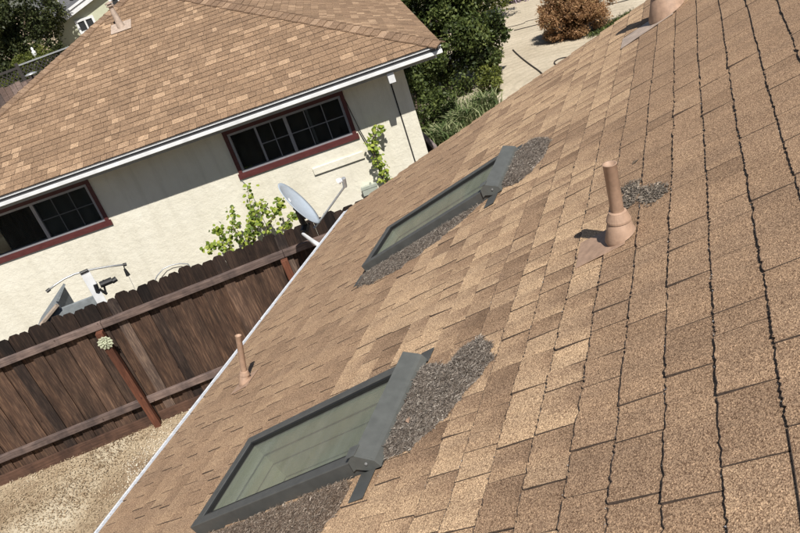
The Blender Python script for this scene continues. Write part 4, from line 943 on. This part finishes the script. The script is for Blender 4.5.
# hoses and cables on the gravel
for pts, r_, lb, nm, D_ in (([(513, 50), (517, 54), (524, 60), (532, 66), (539, 71), (544, 76)], .022, 'dark hose curving down from the hedge across the gravel', 'hose', None),
                     ([(573, 58), (566, 57.5), (559, 59), (554.5, 62), (555.5, 64.5), (560, 65)], .018, 'short hooked end of dark hose near the roof edge', 'hose', None),
                     ([(514, 30.5), (536, 25), (566, 17), (600, 7.2), (640, -3)], .014, 'thin dark cable lying straight across the gravel behind the rusty shrub', 'cable', None),
                     ([(430, 44), (514, 26), (528, 21), (560, 14)], .008, 'faint thin cable lying above the darker one on the gravel', 'cable', None)):
    P3 = []
    for u, v in pts:
        r = ray(u, v); P3.append(CAM + r * ((.05 - CAM.z) / r.z))
    # smooth
    S = []
    for i in range(len(P3) - 1):
        p0, p1, p2, p3 = P3[max(i - 1, 0)], P3[i], P3[i + 1], P3[min(i + 2, len(P3) - 1)]
        for k in range(5):
            q_ = k / 5; S.append(.5 * ((2 * p1) + (-p0 + p2) * q_ + (2 * p0 - 5 * p1 + 4 * p2 - p3) * q_ ** 2 + (-p0 + 3 * p1 - 3 * p2 + p3) * q_ ** 3))
    S.append(P3[-1]); c_ = S[0].copy(); tag(MB().tube([p - c_ for p in S], r_, 7).build(nm, 'cable', None, Matrix.Translation(c_), smooth=True), lb, nm)
# green turf edge and dark pot by the top
mb = MB(); r = ray(597, 33); p = CAM + r * ((.045 - CAM.z) / r.z); r2 = ray(626, 17); p2 = CAM + r2 * ((.045 - CAM.z) / r2.z)
lawn = leaves_at(np.array([tuple(p.lerp(p2, rng.random() * 1.6 - .2) + Vector((rng.normal(0, .12), rng.normal(0, .12), .02))) for _ in range(2500)]), .09, .2, None, 0)
o = fast_mesh('turf_strip', *lawn, 'leaf_hedge'); o['kind'] = 'stuff'; o['label'] = 'narrow strip of green turf along the gravel near the roof edge'; o['category'] = 'grass'
pc = at(640, 9, 25.5); PW = Matrix.Translation((pc.x, pc.y, .0)); pot = thing('planter', 'round black planter just past the top of the near roof edge', 'planter', PW)
MB().lathe([(.24, .02), (.32, .40), (.36, .52), (.37, .56), (.33, .56), (.31, .46)], Matrix(), 28).build('tub', 'black', pot, smooth=True); MB().lathe([(.31, .46), (.001, .47)], Matrix(), 28).build('soil', 'bark', pot)

# ================================================================== FAR LEFT: lattice fence, green house, trees
l0, l1 = at(20, 64.5, 26), at(62, 48.5, 26)
az_l = atan2(l1.y - l0.y, l1.x - l0.x); zl = (l0.z + l1.z) / 2; gzl = float(ground_z(np.array(l0.x), np.array(l0.y)))
LW_ = frame((l0.x, l0.y, gzl), az_l); lf_ = thing('lattice_fence', 'dark lattice-topped fence with a pale top rail behind the hip roof', 'fence', LW_); H = zl - gzl
q = MB(); q.box(-.1, 3.2, -.04, .04, H - .04, H); q.build('top_rail', 'steel', lf_)
q = MB(); q.box(-2.4, -.1, -.03, .03, H - .11, H - .04); q.box(-2.4, 3.2, -.03, .03, H - .78, H - .72); q.build('mid_rail', 'lattice', lf_)
for i in range(44):
    for sg in (1, -1):
        xb = -2.6 + i * .135; q = MB(); x0 = xb if sg > 0 else xb + .62
        q.add([(x0 - .018, .008 * sg, H - .72), (x0 + .018, .008 * sg, H - .72), (x0 + .018 + sg * .62, .008 * sg, H - .05), (x0 - .018 + sg * .62, .008 * sg, H - .05), (x0 - .018, .008 * sg + .006, H - .72), (x0 + .018, .008 * sg + .006, H - .72), (x0 + .018 + sg * .62, .008 * sg + .006, H - .05), (x0 - .018 + sg * .62, .008 * sg + .006, H - .05)], [(0, 1, 2, 3), (7, 6, 5, 4), (1, 5, 6, 2), (0, 3, 7, 4)]); q.build('slat', 'lattice', lf_)
for i in range(40):
    q = MB(); q.tone = rnd.uniform(.05, .5); q.box(-2.5 + i * .14, -2.5 + i * .14 + .13, -.02, .0, .0, H - .78); q.build('board', 'board', lf_)
for xx in (-2.0, -.1, 2.2):
    MB().box(xx - .05, xx + .05, -.05, .05, 0, H + .06).build('post', 'lattice', lf_)
bw = at(0, 90, 24.6); bz = float(ground_z(np.array(bw.x), np.array(bw.y))); BW_ = frame((bw.x, bw.y, bz - .3), radians(44)); bf = thing('fence', 'grey upright board fence at the left edge, in front of the lattice', 'fence', BW_); top = bw.z - bz + .3 + .02
for i in range(14):
    q = MB(); q.tone = rnd.uniform(.3, .8); q.box(-1.0 + i * .16, -1.0 + i * .16 + .15, 0, .02, 0, top + rnd.uniform(-.03, .03)); q.build('board', 'rail', bf)
tag_l = at(31, 74, 24.2); o = thing('lamp', 'small pale disc-topped garden lamp in front of the lattice fence', 'lamp', Matrix.Translation((tag_l.x, tag_l.y, bz - .1)))
hz_ = tag_l.z - bz + .1
MB().lathe([(.0005, hz_ + .05), (.12, hz_ + .03), (.19, hz_), (.17, hz_ - .02), (.03, hz_ - .02)], Matrix(), 20).build('shade', 'steel', o, smooth=True); MB().tube([(0, 0, 0), (0, 0, hz_ - .02)], .03, 8).build('pole', 'lattice', o)
# green house: gable end facing us
w0 = at(62, 49, 31); gzh = float(ground_z(np.array(w0.x), np.array(w0.y))); azh = radians(44); GH = frame((w0.x, w0.y, gzh), azh)
gh = thing('house', 'pale green house with white-trimmed window and white barge board, top left', 'house', GH); gi_ = GH.inverted(); cl_ = gi_ @ CAM
def onp(u, v, yy=0.0):
    d = gi_.to_3x3() @ ray(u, v); tq = (yy - cl_.y) / d.y; return cl_ + d * tq
lc = onp(56, 37); e0 = onp(42, 33, -.24); e1 = onp(88, -2, -.24)
slope = (e1.z - e0.z) / (e1.x - e0.x); rz_ = lambda x_: e0.z + slope * (x_ - e0.x)
xl = lc.x; xr_ = xl + 7.5
wa, wb = onp(79, 22), onp(95, 10); wc_, wd_ = onp(82, 33), onp(98, 22)
q = MB(); q.add([(xl, 0, 0), (xr_, 0, 0), (xr_, 0, rz_(xr_) - .02), (xl, 0, rz_(xl) - .02), (xl, 6, 0), (xr_, 6, 0), (xr_, 6, rz_(xr_) - .02), (xl, 6, rz_(xl) - .02)], [(0, 1, 2, 3), (7, 6, 5, 4), (0, 3, 7, 4), (1, 5, 6, 2)]); q.build('wall', 'green_wall', gh)
q = MB(); xa, xb = xl - .75, xr_ + .3
vs = []
for y_ in (-.20, 6.3):
    for x_ in (xa, xb): vs += [(x_, y_, rz_(x_)), (x_, y_, rz_(x_) + .10)]
q.add(vs, [(0, 2, 3, 1), (4, 5, 7, 6), (0, 1, 5, 4), (2, 6, 7, 3), (1, 3, 7, 5), (0, 4, 6, 2)]); q.build('roof', 'grey_roof', gh)
q = MB()
for o_, h0, h1, yy in ((0, -.16, .02, -.24), (1, .035, .12, -.28)):
    q.add([(xa, yy, rz_(xa) + h0), (xb, yy, rz_(xb) + h0), (xb, yy, rz_(xb) + h1), (xa, yy, rz_(xa) + h1), (xa, yy + .03, rz_(xa) + h0), (xb, yy + .03, rz_(xb) + h0), (xb, yy + .03, rz_(xb) + h1), (xa, yy + .03, rz_(xa) + h1)], [(0, 1, 2, 3), (7, 6, 5, 4), (0, 3, 7, 4), (1, 5, 6, 2), (3, 2, 6, 7), (0, 4, 5, 1)])
q.build('barge_board', 'white', gh)
for (u0, v0, u1, v1, u2, v2) in ((75.5, 24, 91, 12, 82.5, 33.5), (109, 2, 124, -10, 115, 12)):
    p0, p1, p2 = onp(u0, v0), onp(u1, v1), onp(u2, v2); x0, x1 = p0.x, p1.x; z1_ = (p0.z + p1.z) / 2; z0_ = z1_ - abs(p0.z - p2.z) - .12
    fr = MB(); tt = .085
    fr.box(x0, x1, -.05, .02, z0_, z0_ + tt); fr.box(x0, x1, -.05, .02, z1_ - tt, z1_); fr.box(x0, x0 + tt, -.05, .02, z0_ + tt, z1_ - tt); fr.box(x1 - tt, x1, -.05, .02, z0_ + tt, z1_ - tt); xm = (x0 + x1) / 2; fr.box(xm - .03, xm + .03, -.045, .02, z0_ + tt, z1_ - tt)
    wn = fr.build('window', 'white', gh)
    MB().box(x0 + tt, xm - .03, -.02, -.012, z0_ + tt, z1_ - tt).build('pane', 'dark_room', wn); MB().box(xm + .03, x1 - tt, -.021, -.013, z0_ + tt, z1_ - tt).build('pane', 'dark_room', wn)
# grey roofed house beyond
r0 = at(44, 19, 38); gzr = float(ground_z(np.array(r0.x), np.array(r0.y))); RW_ = frame((r0.x, r0.y, gzr), radians(44)); rh = thing('house', 'far grey-roofed house with a white gutter above the green house', 'house', RW_); zr_ = r0.z - gzr
q = MB(); q.box(.3, 9, .5, 8, 0, zr_ - .02); q.build('wall', 'green_wall', rh)
q = MB(); q.add([(-.1, 0, zr_), (9.5, 0, zr_), (9.5, 5, zr_ + 1.9), (-.1, 5, zr_ + 1.9), (-.1, 0, zr_ - .06), (9.5, 0, zr_ - .06), (9.5, 5, zr_ + 1.8), (-.1, 5, zr_ + 1.8)], [(0, 1, 2, 3), (7, 6, 5, 4), (0, 4, 5, 1), (0, 3, 7, 4)]); q.build('roof', 'grey_roof', rh)
MB().box(-.1, 9.5, -.12, -.01, zr_ - .14, zr_ + .02).build('gutter', 'white', rh)
MB().lathe([(.16, .0), (.16, .5), (.22, .5), (.22, .62), (.0005, .66)], Matrix.Translation((.35, 1.3, zr_ + .45)), 14).build('roof_vent', 'black', rh)
MB().lathe([(.13, .0), (.13, .5), (.18, .5), (.0005, .6)], Matrix.Translation((1.5, .9, zr_ + .3)), 14).build('roof_vent', 'black', rh)
MB().tube([(.55, .8, zr_ + .25), (.6, .75, zr_ + .75), (.75, .8, zr_ + .95), (.9, .9, zr_ + .4)], .04, 6).build('vent_hose', 'white', rh)
# trees at the far left
def gpt(p): return (p.x, p.y, float(ground_z(np.array(p.x), np.array(p.y))))
a = at(8, 25, 30); tree('tall dark green tree filling the top left corner', gpt(a), [(0, 0, 2.2, 1.5, 1.5, 1.3), (-.9, -.6, 1.7, 1.5, 1.4, 1.2), (.5, .5, 3.1, 1.3, 1.3, 1.1), (-.6, -.2, 3.6, 1.6, 1.5, 1.3), (-.3, .2, .9, 1.5, 1.4, .9)], 34000, .12, 'leaf_pine')
a = at(-14, 60, 29); tree('dark green tree at the left edge, behind the lattice fence', gpt(a), [(0, 0, 1.9, 1.3, 1.3, 1.2), (.2, .2, 2.9, 1.2, 1.2, 1.0), (.3, .1, .9, 1.2, 1.2, .9)], 18000, .12, 'leaf_pine')
a = at(23, 56, 27.3); tree('bright yellow-green shrub behind the lattice fence', gpt(a), [(0, 0, 1.5, .55, .5, .5), (-.5, -.4, 1.2, .5, .5, .45), (.35, .3, 1.7, .4, .4, .35), (-.9, -.7, .95, .45, .45, .4)], 9000, .07, 'leaf_yellow', nm='shrub', cat='shrub', trunk_r=.04)
a = at(55, 42, 28.6); tree('dim twiggy bush against the end of the pale green house', gpt(a), [(0, 0, 1.3, .45, .45, .5), (-.5, -.3, 1.7, .5, .5, .4)], 3500, .08, 'leaf_pine', nm='shrub', cat='shrub', trunk_r=.04)
a = at(31, 47, 27.4); st = thing('statue', 'small white garden figure among the yellow-green leaves', 'statue', Matrix.Translation(gpt(a))); zq = a.z - gpt(a)[2]
MB().lathe([(.04, 0), (.04, zq - .35), (.07, zq - .25), (.075, zq - .16), (.03, zq - .11), (.045, zq - .05), (.0005, zq)], Matrix(), 14).build('body', 'white', st, smooth=True)
